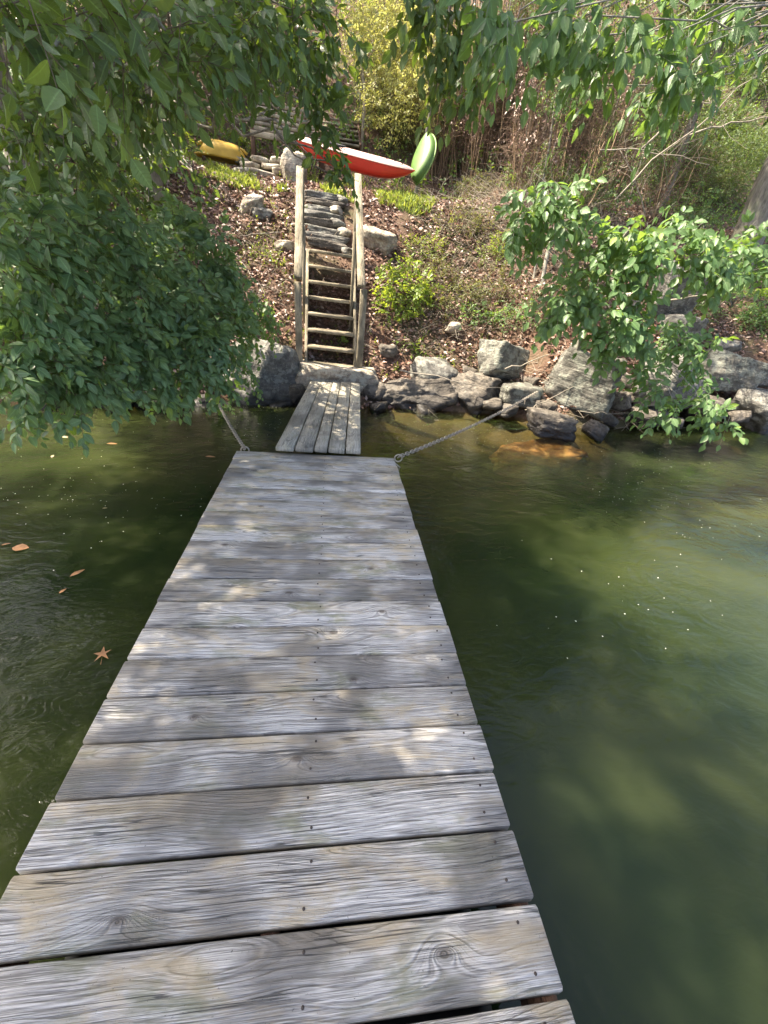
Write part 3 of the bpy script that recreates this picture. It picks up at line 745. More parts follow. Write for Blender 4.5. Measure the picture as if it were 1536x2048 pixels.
place_parts(gc, [('hull', canoe(LG, .50, .13, 'hull'), M_GREEN, True),
                 ('gunwale', tube_geo([(LG/2*t, .50/2*max(1-abs(t)**2.0, 0)**.8+.004, .0) for t in np.linspace(-1, 1, 24)], .015, 5), M_RIM, True),
                 ('gunwale', tube_geo([(LG/2*t, -.50/2*max(1-abs(t)**2.0, 0)**.8-.004, .0) for t in np.linspace(-1, 1, 24)], .015, 5), M_RIM, True),
                 ('seat_bar', box_geo(0, 0, -.03, .06, .44, .02), M_BROWN, False)], Rg, cG)

Yc = PY(446, 309, 9.2)
yk = thing('upturned_yellow_boat', 'small yellow boat lying upside down on a brown wooden rack', 'boat', Yc)
Ry = frame((.95, .30, 0.0)); RY2 = np.diag([1, -1, -1.0])
place_parts(yk, [('hull', hull_mesh(.80, .50, .22, n=22, fine=3.0, rocker=.0), M_YELLOW, True),
                 ('keel_ridge', tube_geo([(t*.40, 0, -.215+.09*abs(t)**3) for t in np.linspace(-1, 1, 12)], .022, 6), M_YELLOW, True),
                 ('rim', tube_geo([(.44*math.cos(a), .22*math.sin(a), 0) for a in np.linspace(0, 2*math.pi, 24)], .02, 6), M_YELLOW, True)], Ry@RY2, Yc+np.array([0, 0, -.06]))
rackc = Yc+np.array([0, 0, -.1])
rack = thing('boat_rack', 'low reddish-brown wooden rack under the yellow boat', 'rack', rackc-np.array([0, 0, .35]))
def rp(a, b, c): return rackc+Ry@np.array([a, b, c])
for a in (-.32, .32):
    for b in (-.2, .2): board('leg', rp(a, b, -.5), rp(a, b, -.06), .06, .06, M_BROWN, rack, up=(0, 1, 0))
    board('cross_rail', rp(a, -.24, -.03), rp(a, .24, -.03), .05, .06, M_BROWN, rack)
for b in (-.2, .2): board('rail', rp(-.42, b, -.09), rp(.42, b, -.09), .05, .07, M_BROWN, rack)

fs0 = PY(681, 288, 11.4); fs1 = PY(672, 165, 13.0)
fst = thing('hillside_stairs', 'dark narrow stairs with a post rail climbing the hill behind the terrace', 'stairs', fs0)
for i in range(15):
    f = i/14; c = fs0+(fs1-fs0)*f
    board('tread', c-[.40, 0, 0], c+[.40, 0, 0], .16, .035, M_STAIR, fst)
for s in (-1, 1): board('stringer', fs0+[s*.42, 0, -.05], fs1+[s*.42, 0, -.05], .05, .2, M_BROWN, fst)
for f in (.0, .4, .8):
    c = fs0+(fs1-fs0)*f; board('post', c+[.46, 0, -.2], c+[.46, 0, .80], .06, .06, M_STAIR, fst, up=(0, 1, 0))
board('handrail', fs0+[.46, -.0, .82], fs1+[.46, 0, .82], .06, .04, M_STAIR, fst)

# ---------------------------------------------------------------- chains
def link_mesh():
    pts = []; a = .5*.040; b = .011
    for k in range(16):
        an = 2*math.pi*k/16; c, s = math.cos(an), math.sin(an)
        pts.append(((a if c > 0 else -a)*.75*(1 if abs(c) > .2 else abs(c)/.2)+c*b*.9, s*b*1.15, 0))
    pts.append(pts[0]); pts.append(pts[1])
    V, F = tube_geo(pts, .0042, 5)
    return mesh_np('link', V, F[:-2])
LINK = link_mesh(); LINK.materials.append(M_METAL)
def chain(A, B, sag, label, side=0.0):
    A = np.asarray(A, float); B = np.asarray(B, float); L = np.linalg.norm(B-A)
    t = np.linspace(0, 1, 400); P = A+(B-A)*t[:, None]; P[:, 2] -= sag*4*t*(1-t)
    seg = np.linalg.norm(np.diff(P, axis=0), axis=1); cum = np.concatenate([[0], np.cumsum(seg)])
    n = min(int(cum[-1]/.036), 290); ch = thing('mooring_chain', label, 'chain', A, 'rusty mooring chains')
    for k in range(n):
        s = cum[-1]*(k+.5)/n; p = np.array([np.interp(s, cum, P[:, i]) for i in range(3)])
        q = np.array([np.interp(min(s+.02, cum[-1]), cum, P[:, i]) for i in range(3)])-np.array([np.interp(max(s-.02, 0), cum, P[:, i]) for i in range(3)])
        R = frame(q); an = math.radians(45 if k % 2 else -45)+random.uniform(-.2, .2)
        RX = np.array([[1, 0, 0], [0, math.cos(an), -math.sin(an)], [0, math.sin(an), math.cos(an)]]); R = R@RX
        o = bpy.data.objects.new('link', LINK); COL.objects.link(o); o.parent = ch
        M = Matrix.Identity(4)
        for i in range(3):
            for j in range(3): M[i][j] = float(R[i][j])
        M.translation = Vector((p-A).tolist()); o.matrix_local = M
    return ch
def shackle(C, ch):
    pts = [C+np.array([.03*math.cos(a), .0, .03*math.sin(a)]) for a in np.linspace(0, 2*math.pi, 16)]
    V, F = tube_geo(pts, .006, 6); link('shackle', mesh_np('shackle', V, F[:-2]), M_METAL, ch)
    V, F = tube_geo([C+[-.05, 0, -.02], C+[.02, 0, -.08], C+[.0, .02, -.16]], .007, 6); link('hook', mesh_np('hook', V, F), M_METAL, ch)
cA = PY(490, 898, 3.0); cB = PY(437, 808, 4.75)
c1 = chain(cA, cB, .02, 'rusty chain from the dock corner to the shore at the left'); shackle(cA+[0, 0, -.01], c1)
cA = PY(797, 914, 2.93); cB = PY(1075, 783, 5.35)
c2 = chain(cA, cB, .045, 'long rusty chain from the dock corner to the flat-topped stone at the right'); shackle(cA+[0, 0, -.01], c2)

# ---------------------------------------------------------------- foliage tools
def leaf_template(kind='oval'):
    if kind == 'oval': st_ = [(0, 0), (.18, .18), (.42, .285), (.72, .20), (1, 0)]
    elif kind == 'round': st_ = [(0, 0), (.15, .22), (.45, .34), (.78, .24), (1, 0)]
    elif kind == 'narrow': st_ = [(0, 0), (.25, .11), (.55, .10), (1, 0)]
    elif kind == 'lance': st_ = [(0, 0), (.18, .13), (.45, .20), (.72, .13), (1, 0)]
    else: st_ = [(0, 0), (.45, .26), (1, 0)]
    V = []; idx = []
    for (x, w) in st_:
        zc = -.16*x*x; 
        if w == 0: idx.append((len(V),)); V.append((x, 0, zc))
        else:
            idx.append((len(V), len(V)+1, len(V)+2)); fold = w*.35
            V += [(x, w, zc+fold), (x, 0, zc), (x, -w, zc+fold)]
    F = []
    for a, b in zip(idx[:-1], idx[1:]):
        if len(a) == 1: F += [[a[0], b[1], b[0]], [a[0], b[2], b[1]]]
        elif len(b) == 1: F += [[a[0], a[1], b[0]], [a[1], a[2], b[0]]]
        else: F += [[a[0], a[1], b[1]], [a[0], b[1], b[0]], [a[1], a[2], b[2]], [a[1], b[2], b[1]]]
    return np.array(V, float), np.array(F)
TPL = {k: leaf_template(k) for k in ('oval', 'round', 'narrow', 'lance', 'dia')}
def norm(a): return a/(np.linalg.norm(a, axis=-1, keepdims=True)+1e-9)
def leaf_uv(me, kind, n):
    T, _ = TPL[kind]; w = max(abs(T[:, 1]).max(), 1e-6)
    a = me.attributes.new('lu', 'FLOAT', 'POINT'); a.data.foreach_set('value', np.tile(T[:, 0], n).astype(np.float32))
    a = me.attributes.new('lv', 'FLOAT', 'POINT'); a.data.foreach_set('value', np.tile(np.sign(np.round(T[:, 1], 5)), n).astype(np.float32))
    return me
def leaf_mesh(name, P, X, Z, Sz, kind):
    """one mesh with a leaf at each P, pointing along X, facing Z"""
    T, TF = TPL[kind]; X = norm(X); Y = norm(np.cross(Z, X)); Zn = np.cross(X, Y)
    Vv = P[:, None, :] + Sz[:, None, None]*(T[None, :, 0:1]*X[:, None]+T[None, :, 1:2]*Y[:, None]+T[None, :, 2:3]*Zn[:, None])
    n = len(P); k = len(T)
    F = (TF[None]+k*np.arange(n)[:, None, None]).reshape(-1, 3)
    rnd = np.repeat(RG.random(n), k)
    return leaf_uv(mesh_np(name, Vv.reshape(-1, 3), F, rnd=rnd), kind, n)
def sprig_leaves(B, D, L, nl, size, opposite=False, drop=.3, spread=1.0, upn=(0, 0, 1), jit=.35, sag=.3):
    """B,D (S,3): sprig bases and directions -> leaf P, X, Z, size and twig polylines"""
    Sn = len(B); D = norm(D); up = norm(np.array(upn)+jit*RG.normal(size=(Sn, 3)))
    Sd = norm(np.cross(D, up)); U = np.cross(Sd, D)
    Ps, Xs, Zs, Ss = [], [], [], []
    ts = np.linspace(.22, 1.0, nl)
    for j, t in enumerate(ts):
        c = B+D*(L*t)[:, None]; c[:, 2] -= sag*L*t*t
        Dt = norm(D-np.array([0, 0, 2*sag*t])[None])
        sides = [1, -1] if opposite else [1 if j % 2 else -1]
        if j == nl-1: sides = [0]
        for s in sides:
            ang = spread*(1-.35*t) if s else 0.0
            X = Dt*math.cos(ang)+s*Sd*math.sin(ang)+RG.normal(size=(Sn, 3))*.16
            X[:, 2] -= drop*(.5+RG.random(Sn)); X = norm(X)
            Z = U+RG.normal(size=(Sn, 3))*jit*.8
            Ps.append(c+RG.normal(size=(Sn, 3))*.004); Xs.append(X); Zs.append(Z)
            Ss.append(size*RG.uniform(.5, 1.2, Sn)*(1-.18*abs(t-.6)))
    tw = np.stack([B, B+D*(L*.5)[:, None]-np.stack([0*L, 0*L, sag*L*.25], 1), B+D*L[:, None]-np.stack([0*L, 0*L, sag*L], 1)], 1)
    return np.concatenate(Ps), np.concatenate(Xs), np.concatenate(Zs), np.concatenate(Ss), tw
def twig_mesh(name, TW, r):
    """TW (S,k,3) polylines -> triangular tubes in one mesh"""
    Sn, k, _ = TW.shape
    T = norm(np.gradient(TW, axis=1)); a = norm(np.cross(T, np.array([.3, .5, .81]))); b = np.cross(T, a)
    rad = np.linspace(1, .45, k)[None, :, None]*(r[:, None, None] if hasattr(r, 'shape') else r)
    rings = [TW+rad*(math.cos(q)*a+math.sin(q)*b) for q in (0, 2.094, 4.189)]
    V = np.stack(rings, 2).reshape(-1, 3)
    i = (np.arange(Sn)[:, None, None]*k+np.arange(k-1)[None, :, None])*3
    q = np.arange(3)[None, None, :]; q2 = (q+1) % 3
    F = np.stack([i+q, i+q2, i+3+q2, i+3+q], -1).reshape(-1, 4)
    return mesh_np(name, V, F)
LEAF_ME = {}
def leaf_singles(root, P, X, Z, Sz, kind, mat, nmax=300):
    """the leaves that show largest become leaf objects; returns the mask of the others"""
    C = (P-CAM_C)@CAM_R.T; dep = -C[:, 2]
    px = 768+F_PX*C[:, 0]/np.maximum(dep, .1); py = 1024-F_PX*C[:, 1]/np.maximum(dep, .1)
    vis = (dep > .3) & (px > -20) & (px < 1556) & (py > -20) & (py < 2068)
    # coarse visibility: per 14-pixel cell keep the nearest
    score = np.where(vis, Sz/np.maximum(dep, .1), 0); 
    cell = (px//16).astype(int)*1000+(py//16).astype(int)
    order = np.argsort(dep); _, first = np.unique(cell[order], return_index=True); front = np.zeros(len(P), bool); front[order[first]] = True
    score = np.where(front, score, score*.05)
    sel = np.argsort(-score)[:nmax]; sel = sel[score[sel] > 0]
    key = (kind, mat.name)
    if key not in LEAF_ME:
        lst = []
        for v in range(5):
            T, TF = TPL[kind]; T = T.copy(); T[:, 2] += .05*(v-2)*T[:, 0]**2; T[:, 1] *= 1+.06*(v-2)
            me = mesh_np('leaf', T, TF, rnd=np.full(len(T), v*.17)); leaf_uv(me, kind, 1); me.materials.append(mat); lst.append(me)
        LEAF_ME[key] = lst
    pb = np.array(parent_base(root))
    Xn = norm(X); Yn = norm(np.cross(Z, Xn)); Zn = np.cross(Xn, Yn)
    for n_, i in enumerate(sel):
        o = bpy.data.objects.new('leaf', LEAF_ME[key][n_ % 5]); COL.objects.link(o); o.parent = root
        s = float(Sz[i]); M = Matrix(((Xn[i, 0]*s, Yn[i, 0]*s, Zn[i, 0]*s, P[i, 0]-pb[0]), (Xn[i, 1]*s, Yn[i, 1]*s, Zn[i, 1]*s, P[i, 1]-pb[1]), (Xn[i, 2]*s, Yn[i, 2]*s, Zn[i, 2]*s, P[i, 2]-pb[2]), (0, 0, 0, 1)))
        o.matrix_local = M
    mask = np.ones(len(P), bool); mask[sel] = False
    return mask
def blobs_px(lst):
    """(px, py, y, radius px, flatten) -> centres and radii in metres, standing where that ray meets that distance"""
    out = []
    for b in lst:
        c = PY(b[0], b[1], b[2]); out.append((c, b[3]*depth(c)/F_PX, b[4] if len(b) > 4 else 1.0))
    return out
AREA = {'oval': .36, 'round': .42, 'narrow': .16, 'lance': .25, 'dia': .27}
def foliage(root, blobs, kind, mat, size, lai=3.0, L=.28, nl=7, opposite=False, drop=.3, spread=1.0, out=.8, down=.4, sag=.3, singles=0, jit=.35, toward=None, twig_r=.0022, branch_from=None, bmat=None, branch_r=.012, face=.35):
    Ps, Ds = [], []
    per = nl*2-1 if opposite else nl
    for (c, r, fl) in blobs:
        n = max(3, int(lai*math.pi*r*r/(AREA[kind]*size*size)/per))
        q = norm(RG.normal(size=(n, 3)))*(RG.random((n, 1))**.45)
        Bp = c+q*np.array([r, r, r*fl])
        d = norm(q)*out+RG.normal(size=(n, 3))*.45; d[:, 2] -= down
        if toward is not None: d = d+np.asarray(toward)*.5
        Ps.append(Bp-norm(d)*L*.5); Ds.append(d)
    Bs = np.concatenate(Ps); D = np.concatenate(Ds)
    tc = norm(CAM_C-Bs.mean(0))
    P, X, Z, Sz, TW = sprig_leaves(Bs, D, L*RG.uniform(.7, 1.25, len(Bs)), nl, size, opposite, drop, spread, np.array([0, 0, 1.])+tc*face, jit, sag)
    if singles: mask = leaf_singles(root, P, X, Z, Sz, kind, mat, singles)
    else: mask = np.ones(len(P), bool)
    cr = link('crown', leaf_mesh('crown', P[mask], X[mask], Z[mask], Sz[mask], kind), mat, root)
    if int(mask.sum()) > 0: cr['kind'] = 'stuff'
    tw = link('twigs', twig_mesh('twigs', TW, twig_r), bmat or M_TWIG, root); tw['kind'] = 'stuff'
    if branch_from is not None:
        for i, (c, r, fl) in enumerate(blobs):
            a = branch_from(c)
            V, F = tube_geo(curve_pts(a, c, 9, .06, .06, i), np.linspace(branch_r, branch_r*.3, 9), 6, .1)
            link('branch', mesh_np('branch', V, F), bmat or M_BARK, root)
    return P, X
def trunk(root, pts, rad, mat, n=10, name='trunk', wob=.12):
    # resample smoothly
    pts = np.asarray(pts, float); t = np.linspace(0, len(pts)-1, len(pts)*5); k = np.arange(len(pts))
    Pp = np.stack([np.interp(t, k, pts[:, i]) for i in range(3)], 1)
    for _ in range(3): Pp[1:-1] = (Pp[:-2]+2*Pp[1:-1]+Pp[2:])/4
    rr = np.interp(t, k, rad)
    V, F = tube_geo(Pp, rr, n, wob, len(pts)); return link(name, mesh_np(name, V, F), mat, root)
def plant(name, label, cat, base, group=None): return thing(name, label, cat, base, group)

# ---------------------------------------------------------------- left tree hanging over the water
tb = GND(325, 560)
tA = plant('overhanging_tree', 'tall dark green tree on the left bank whose boughs hang over the water and dock', 'tree', tb)
tk = [tb-[0, 0, .3], PY(312, 400, tb[1]-.1), PY(300, 250, tb[1]-.3), PY(285, 80, tb[1]-.5), PY(270, -150, tb[1]-.8), PY(260, -380, tb[1]-.9)]
trunk(tA, tk, [.11, .095, .085, .075, .06, .04], M_BARK, 12)
tkp = np.array(tk)
def near_trunk(c):
    d = np.linalg.norm(tkp-c, axis=1); k = 3 if c[2] > 2.3 else 2
    return tkp[k]
up_bl = blobs_px([(40, 40, 1.7, 130), (190, 20, 2.0, 130), (330, 60, 2.4, 120), (460, 40, 2.8, 120), (590, 30, 3.2, 105), (650, 110, 3.5, 75),
    (110, 160, 2.7, 90), (260, 150, 3.0, 100), (400, 110, 3.1, 76), (515, 95, 3.4, 62), (595, 130, 3.6, 50), (650, 180, 3.7, 36),
    (60, 270, 3.3, 90), (160, 290, 3.6, 80), (235, 240, 3.8, 60), (330, 200, 3.6, 50), (420, 125, 3.5, 42), (490, 115, 3.6, 32), (545, 215, 3.7, 9),
    (590, 165, 3.7, 24), (636, 200, 3.7, 32), (650, 262, 3.7, 32), (648, 298, 3.8, 22), (688, 325, 3.8, 24), (700, 358, 3.8, 17), (664, 350, 3.9, 16),
    (30, 380, 3.6, 80), (120, 400, 4.2, 75), (210, 360, 4.8, 55), (280, 320, 5.2, 38), (335, 310, 5.2, 22), (365, 262, 5.0, 12), (395, 350, 4.9, 8), (418, 395, 4.9, 8), (340, 390, 5.3, 26), (300, 410, 5.0, 30)])
foliage(tA, up_bl, 'oval', LM['dark'], .078, lai=3.0, L=.23, nl=7, drop=.30, down=.12, sag=.22, singles=300, branch_from=near_trunk, face=.6, jit=.8, branch_r=.016)
# the part of the same crown above the frame, over dock and water, that shades them
hi_bl = []
for (x, y, z, r) in [(-2.6, 3.0, 4.4, 1.0), (-2.0, 3.4, 4.9, .85), (-2.2, 4.6, 5.2, 1.0), (-3.6, 4.0, 4.8, 1.1), (-1.2, 4.9, 5.6, .8), (-3.6, 2.6, 5.6, 1.1), (-2.4, 1.7, 5.2, 1.0), (-4.4, 5.0, 5.0, .9), (-4.6, 2.6, 4.0, 1.1), (-3.4, 1.6, 4.0, .9),
                     (-.2, 4.0, 5.0, .7), (-2.05, .5, 3.7, .7), (-3.0, .6, 4.8, .9), (-2.25, -.4, 3.6, .7), (-3.0, -.6, 4.6, .9), (-1.9, 2.4, 4.4, .6), (-2.05, 1.9, 3.9, .65), (-2.2, .9, 3.7, .75), (-.9, 3.6, 5.0, .5)]:
    hi_bl.append((np.array([x, y, z]), r, .75))
tA2 = plant('shade_tree', 'spreading tree behind the left shrub with its crown reaching over the dock', 'tree', (-3.2, 6.0, float(gz(-3.2, 6.0))))
b0 = np.array([-3.2, 6.0, float(gz(-3.2, 6.0))-.3])
tk2 = [b0, b0+[.1, -.3, 2.0], b0+[.3, -.8, 3.6], b0+[.5, -1.3, 5.0]]
trunk(tA2, tk2, [.14, .12, .09, .05], M_BARK, 12)
foliage(tA2, hi_bl, 'dia', LM['dark'], .10, lai=3.6, L=.34, nl=8, drop=.3, down=.2, sag=.2, branch_from=lambda c: np.array(tk2[2]), branch_r=.035)

# ---------------------------------------------------------------- left shore shrub
sbp = GND(250, 700)
sh = plant('shore_shrub', 'dense broad-leaved green shrub spilling over the water at the left', 'shrub', PY(230, 790, 4.9))
bl = blobs_px([(-20, 470, 2.7, 110), (80, 470, 3.0, 95), (170, 450, 3.4, 85), (240, 490, 3.7, 85), (310, 500, 4.2, 75), (370, 530, 4.6, 70), (420, 560, 4.7, 55), (395, 425, 4.8, 30), (425, 478, 4.7, 34), (455, 530, 4.7, 34), (480, 590, 4.7, 34), (350, 440, 4.6, 44),
    (20, 590, 2.9, 110), (130, 580, 3.2, 100), (230, 590, 3.5, 95), (320, 600, 3.9, 85), (400, 610, 4.2, 70), (455, 640, 4.4, 45),
    (30, 700, 2.8, 110), (140, 690, 3.1, 100), (240, 690, 3.4, 90), (330, 690, 3.7, 80), (400, 690, 3.9, 60), (440, 700, 4.1, 45),
    (30, 785, 2.7, 60), (110, 780, 2.8, 62), (185, 760, 3.0, 60), (255, 745, 3.3, 55), (320, 750, 3.5, 52), (380, 750, 3.7, 45), (425, 755, 3.9, 34), (150, 830, 2.8, 25), (60, 835, 2.75, 24), (300, 800, 3.5, 22)])
for i in range(5):
    a = PY(200+40*i, 790, 4.9); V, F = tube_geo(curve_pts(a, PY(120+70*i, 560, 4.2), 8, .1, .08, i), np.linspace(.025, .01, 8), 7, .1); link('stem', mesh_np('stem', V, F), M_BARK, sh)
foliage(sh, bl, 'oval', LM['bush'], .086, lai=3.6, L=.22, nl=8, drop=.22, down=.15, sag=.25, singles=300, branch_from=lambda c: PY(260, 700, 4.7), branch_r=.008, toward=(.2, -.6, 0), face=.9)
vb = plant('round_leaved_vine', 'bright green vine with round leaflets hanging over the large grey boulder', 'vine', GND(520, 640))
foliage(vb, blobs_px([(470, 600, 4.9, 36), (515, 615, 5.0, 34), (535, 655, 5.0, 26), (480, 650, 4.7, 36), (500, 690, 4.9, 26), (475, 730, 4.8, 26), (505, 765, 4.9, 16), (455, 770, 4.8, 18), (440, 560, 5.2, 30), (430, 800, 4.7, 16), (455, 815, 4.7, 10)]),
        'round', LM['ash'], .058, lai=2.4, L=.20, nl=7, drop=.35, down=.4, sag=.4, singles=120, branch_from=lambda c: GND(520, 600), branch_r=.006, toward=(.2, -.5, 0), face=1.0)

# ---------------------------------------------------------------- right: ash sapling over the shore rocks
ab = PY(1140, 745, 5.45)
ash = plant('ash_sapling', 'leaning sapling with fresh green compound leaves growing between the shore boulders', 'sapling', ab)
trunk(ash, [ab-[0, 0, .15], PY(1158, 690, 5.4), PY(1166, 655, 5.35), PY(1180, 600, 5.25), PY(1215, 520, 5.1), PY(1260, 455, 5.0)], [.035, .03, .027, .024, .018, .01], M_BARK2, 8)
abl = blobs_px([(1060, 430, 4.9, 52), (1100, 415, 4.8, 46), (1030, 460, 4.9, 26), (1150, 390, 5.0, 34), (1075, 490, 4.9, 26), (1150, 440, 4.9, 42),
    (1120, 600, 4.7, 44), (1155, 560, 4.8, 48), (1095, 640, 4.7, 26), (1160, 620, 4.7, 38), (1190, 510, 4.8, 42), (1230, 470, 4.8, 46), (1280, 470, 4.7, 42), (1300, 520, 4.6, 46), (1250, 540, 4.7, 44), (1330, 480, 4.8, 34),
    (1230, 640, 4.6, 50), (1275, 620, 4.6, 44), (1215, 700, 4.6, 34), (1270, 680, 4.6, 40), (1195, 670, 4.6, 24)])
foliage(ash, abl, 'oval', LM['ash'], .115, lai=3.8, L=.28, nl=4, opposite=True, drop=.28, spread=1.05, down=.25, out=1.0, sag=.25, singles=300, jit=.28, branch_from=lambda c: PY(1185, 590, 5.2), branch_r=.009, face=.9, toward=(0, -.5, 0), bmat=M_BARK2)
ash2 = plant('ash_sapling', 'low ash branches dipping to the water in front of the right-hand boulders', 'sapling', PY(1300, 700, 5.6), None)
abl = blobs_px([(1350, 690, 4.7, 44), (1390, 700, 4.7, 40), (1400, 745, 4.6, 34), (1360, 660, 4.8, 30), (1290, 745, 4.5, 26), (1305, 790, 4.4, 32), (1345, 815, 4.3, 30), (1320, 835, 4.3, 22), (1400, 800, 4.3, 30), (1430, 830, 4.3, 28), (1412, 845, 4.3, 20), (1455, 850, 4.3, 16)])
foliage(ash2, abl, 'oval', LM['ash'], .105, lai=3.0, L=.26, nl=4, opposite=True, drop=.3, spread=1.05, down=.25, out=1.0, sag=.25, singles=250, jit=.28, branch_from=lambda c: PY(1290, 700, 5.1), branch_r=.007, face=.9, toward=(0, -.5, 0), bmat=M_BARK2)
trunk(ash2, [PY(1300, 700, 5.6)-[0, 0, .2], PY(1290, 700, 5.1), PY(1340, 780, 4.7), PY(1400, 820, 4.35)], [.015, .013, .009, .005], M_BARK2, 6, 'stem')
ash3 = plant('ash_sapling', 'ash sapling at the right edge with leaves in front of the grey leaning trunk', 'sapling', GND(1450, 640), None)
abl = blobs_px([(1370, 510, 4.9, 38), (1400, 470, 5.0, 30), (1430, 490, 5.0, 38), (1410, 540, 4.9, 40), (1460, 520, 5.0, 36), (1445, 560, 4.9, 30), (1490, 500, 5.1, 26), (1515, 470, 5.2, 30), (1490, 555, 5.1, 30), (1345, 445, 5.0, 30), (1525, 540, 5.2, 30)])
foliage(ash3, abl, 'oval', LM['ash'], .115, lai=3.2, L=.28, nl=4, opposite=True, drop=.28, spread=1.05, down=.2, out=1.0, sag=.25, singles=200, jit=.28, branch_from=lambda c: GND(1450, 640)+[0, 0, .2], branch_r=.009, face=.8, toward=(0, -.5, 0), bmat=M_BARK2)

# upper right: ash boughs hanging into the frame
bo = np.array([9.2, 5.9, float(gz(9.2, 5.9))])
tB = plant('ash_tree', 'ash tree whose leafy boughs hang into the top right of the view', 'tree', bo)
tkb = [bo-[0, 0, .2], bo+[-.6, -.5, 2.8], bo+[-2.2, -1.0, 4.6], bo+[-3.6, -1.4, 5.6]]
trunk(tB, tkb, [.06, .05, .04, .02], M_BARK2, 9)
abl = blobs_px([(960, -10, 3.4, 60), (1040, 20, 3.3, 60), (1110, 20, 3.4, 60), (1180, 30, 3.4, 66), (1250, 40, 3.5, 66), (1240, 110, 3.6, 60), (1300, 130, 3.7, 56), (1350, 160, 3.7, 48), (1400, 150, 3.7, 40), (1290, 190, 3.8, 36), (1425, 140, 3.7, 28),
    (1200, 120, 3.6, 40), (1320, 20, 3.6, 50), (1400, 10, 3.7, 50), (1000, 50, 3.3, 30), (1440, 60, 3.8, 40), (1350, 90, 3.7, 50), (1490, 30, 4.0, 45), (1520, 100, 4.2, 36), (1150, 90, 3.6, 46), (1080, 70, 3.5, 46), (1100, 140, 3.8, 30), (1000, 110, 3.8, 26), (1180, 170, 3.9, 34)])
foliage(tB, abl, 'oval', LM['ash'], .112, lai=2.3, L=.30, nl=4, opposite=True, drop=.5, spread=1.0, down=.35, out=1.0, sag=.35, singles=300, jit=.35, branch_from=lambda c: np.array(tkb[2]), branch_r=.012, face=.7, toward=(-.3, -.3, 0), bmat=M_BARK2)
hb = [(np.array([x, y, z]), r, .7) for (x, y, z, r) in [(3.4, 4.8, 5.2, .7), (2.4, 4.0, 4.9, .6), (4.4, 5.4, 5.6, .8)]]
foliage(tB, hb, 'dia', LM['ash'], .11, lai=1.4, L=.3, nl=6, drop=.3, branch_from=lambda c: np.array(tkb[2]), branch_r=.012, bmat=M_BARK2)
# centre: dark boughs hanging from above
bo = np.array([1.75, 10.6, float(gz(1.75, 10.6))])
tC = plant('dark_leaved_tree', 'tree behind the thicket with dark boughs hanging above the clearing', 'tree', bo)
tkc = [bo-[0, 0, .2], bo+[.1, -.4, 1.6], bo+[-.1, -2.6, 3.2], bo+[-.5, -5.0, 3.0]]
trunk(tC, tkc, [.045, .04, .03, .02], M_BARK, 9)
foliage(tC, blobs_px([(820, -20, 4.2, 50), (880, 0, 4.2, 62), (950, 30, 4.2, 62), (850, 50, 4.3, 50), (900, 90, 4.3, 52), (960, 100, 4.4, 44), (870, 130, 4.4, 38), (900, 170, 4.5, 30), (945, 160, 4.5, 28), (925, 210, 4.5, 20), (860, 190, 4.5, 16), (1010, 70, 4.3, 40)]),
        'oval', LM['dark'], .10, lai=2.2, L=.28, nl=7, drop=.5, down=.4, sag=.35, singles=200, branch_from=lambda c: np.array(tkc[2]), branch_r=.014, face=.6, jit=.5)

# ---------------------------------------------------------------- background woodland
def bg_tree(px, py, y, label, mat, blobs, size=.10, r=.09, lai=1.6, kind='dia', lean=(0, 0), name='woodland_tree', h=4.5, bark=M_BARK):
    b = PY(px, py, y); b[2] = float(gz(b[0], b[1]))
    t_ = plant(name, label, 'tree', b, 'woodland trees on the hillside')
    tp = [b-[0, 0, .3], b+np.array([lean[0]*.4, lean[1]*.4, h*.4]), b+np.array([lean[0], lean[1], h])]
    trunk(t_, tp, [r, r*.8, r*.5], bark, 9)
    foliage(t_, blobs, kind, mat, size, lai=lai, L=.35, nl=8, drop=.4, down=.3, sag=.3, branch_from=lambda c: np.array(tp[1])*.4+np.array(tp[2])*.6, branch_r=.02)
    return t_
def W(*l): return [(np.array(v[:3], float), v[3], .8) for v in l]
bg_tree(60, 250, 8.5, 'shaded tree on the far left hillside, seen between the nearer boughs', LM['dark'], W((-5.2, 7.6, 3.2, .9), (-6.2, 8.2, 4.6, 1.3), (-4.2, 7.8, 4.4, 1.0), (-5.2, 8.6, 5.8, 1.3), (-7.2, 7.6, 3.2, 1.2), (-6.3, 7.0, 2.2, .9), (-4.8, 7.0, 2.0, .7)), lai=1.8)
bg_tree(230, 200, 10, 'woodland tree behind the overhanging boughs left of the terrace', LM['dark'], W((-3.6, 9.6, 4.9, 1.0), (-4.8, 10.2, 6.0, 1.4), (-3.0, 10.5, 6.2, 1.2), (-5.6, 9.6, 4.4, 1.1), (-4.2, 9.4, 3.6, .7), (-2.2, 11.0, 5.6, .9)), lai=1.7)
bg_tree(20, 120, 12, 'very tall tree at the far left behind the other woodland trees', LM['dark'], W((-8.5, 10.5, 7.5, 1.8), (-6.5, 11, 9.0, 1.8), (-4.5, 11.6, 9.6, 1.6), (-10, 9, 6, 1.8), (-9, 7.5, 4.6, 1.4), (-2.6, 12.4, 10, 1.4), (-9.6, 6.2, 3.0, 1.2), (-7.6, 6.6, 6.4, 1.3), (-10.5, 7.0, 7.6, 1.6)), size=.16, lai=2.4, h=7)
bg_tree(470, 150, 13, 'tall woodland tree behind the garden bench', LM['bush'], W((-2.6, 12.6, 6.2, 1.0), (-3.8, 13.2, 7.0, 1.3), (-2.2, 12.4, 5.0, .8), (-1.4, 12.6, 5.2, .6), (-1.3, 13.6, 6.0, .7)), lai=1.7)
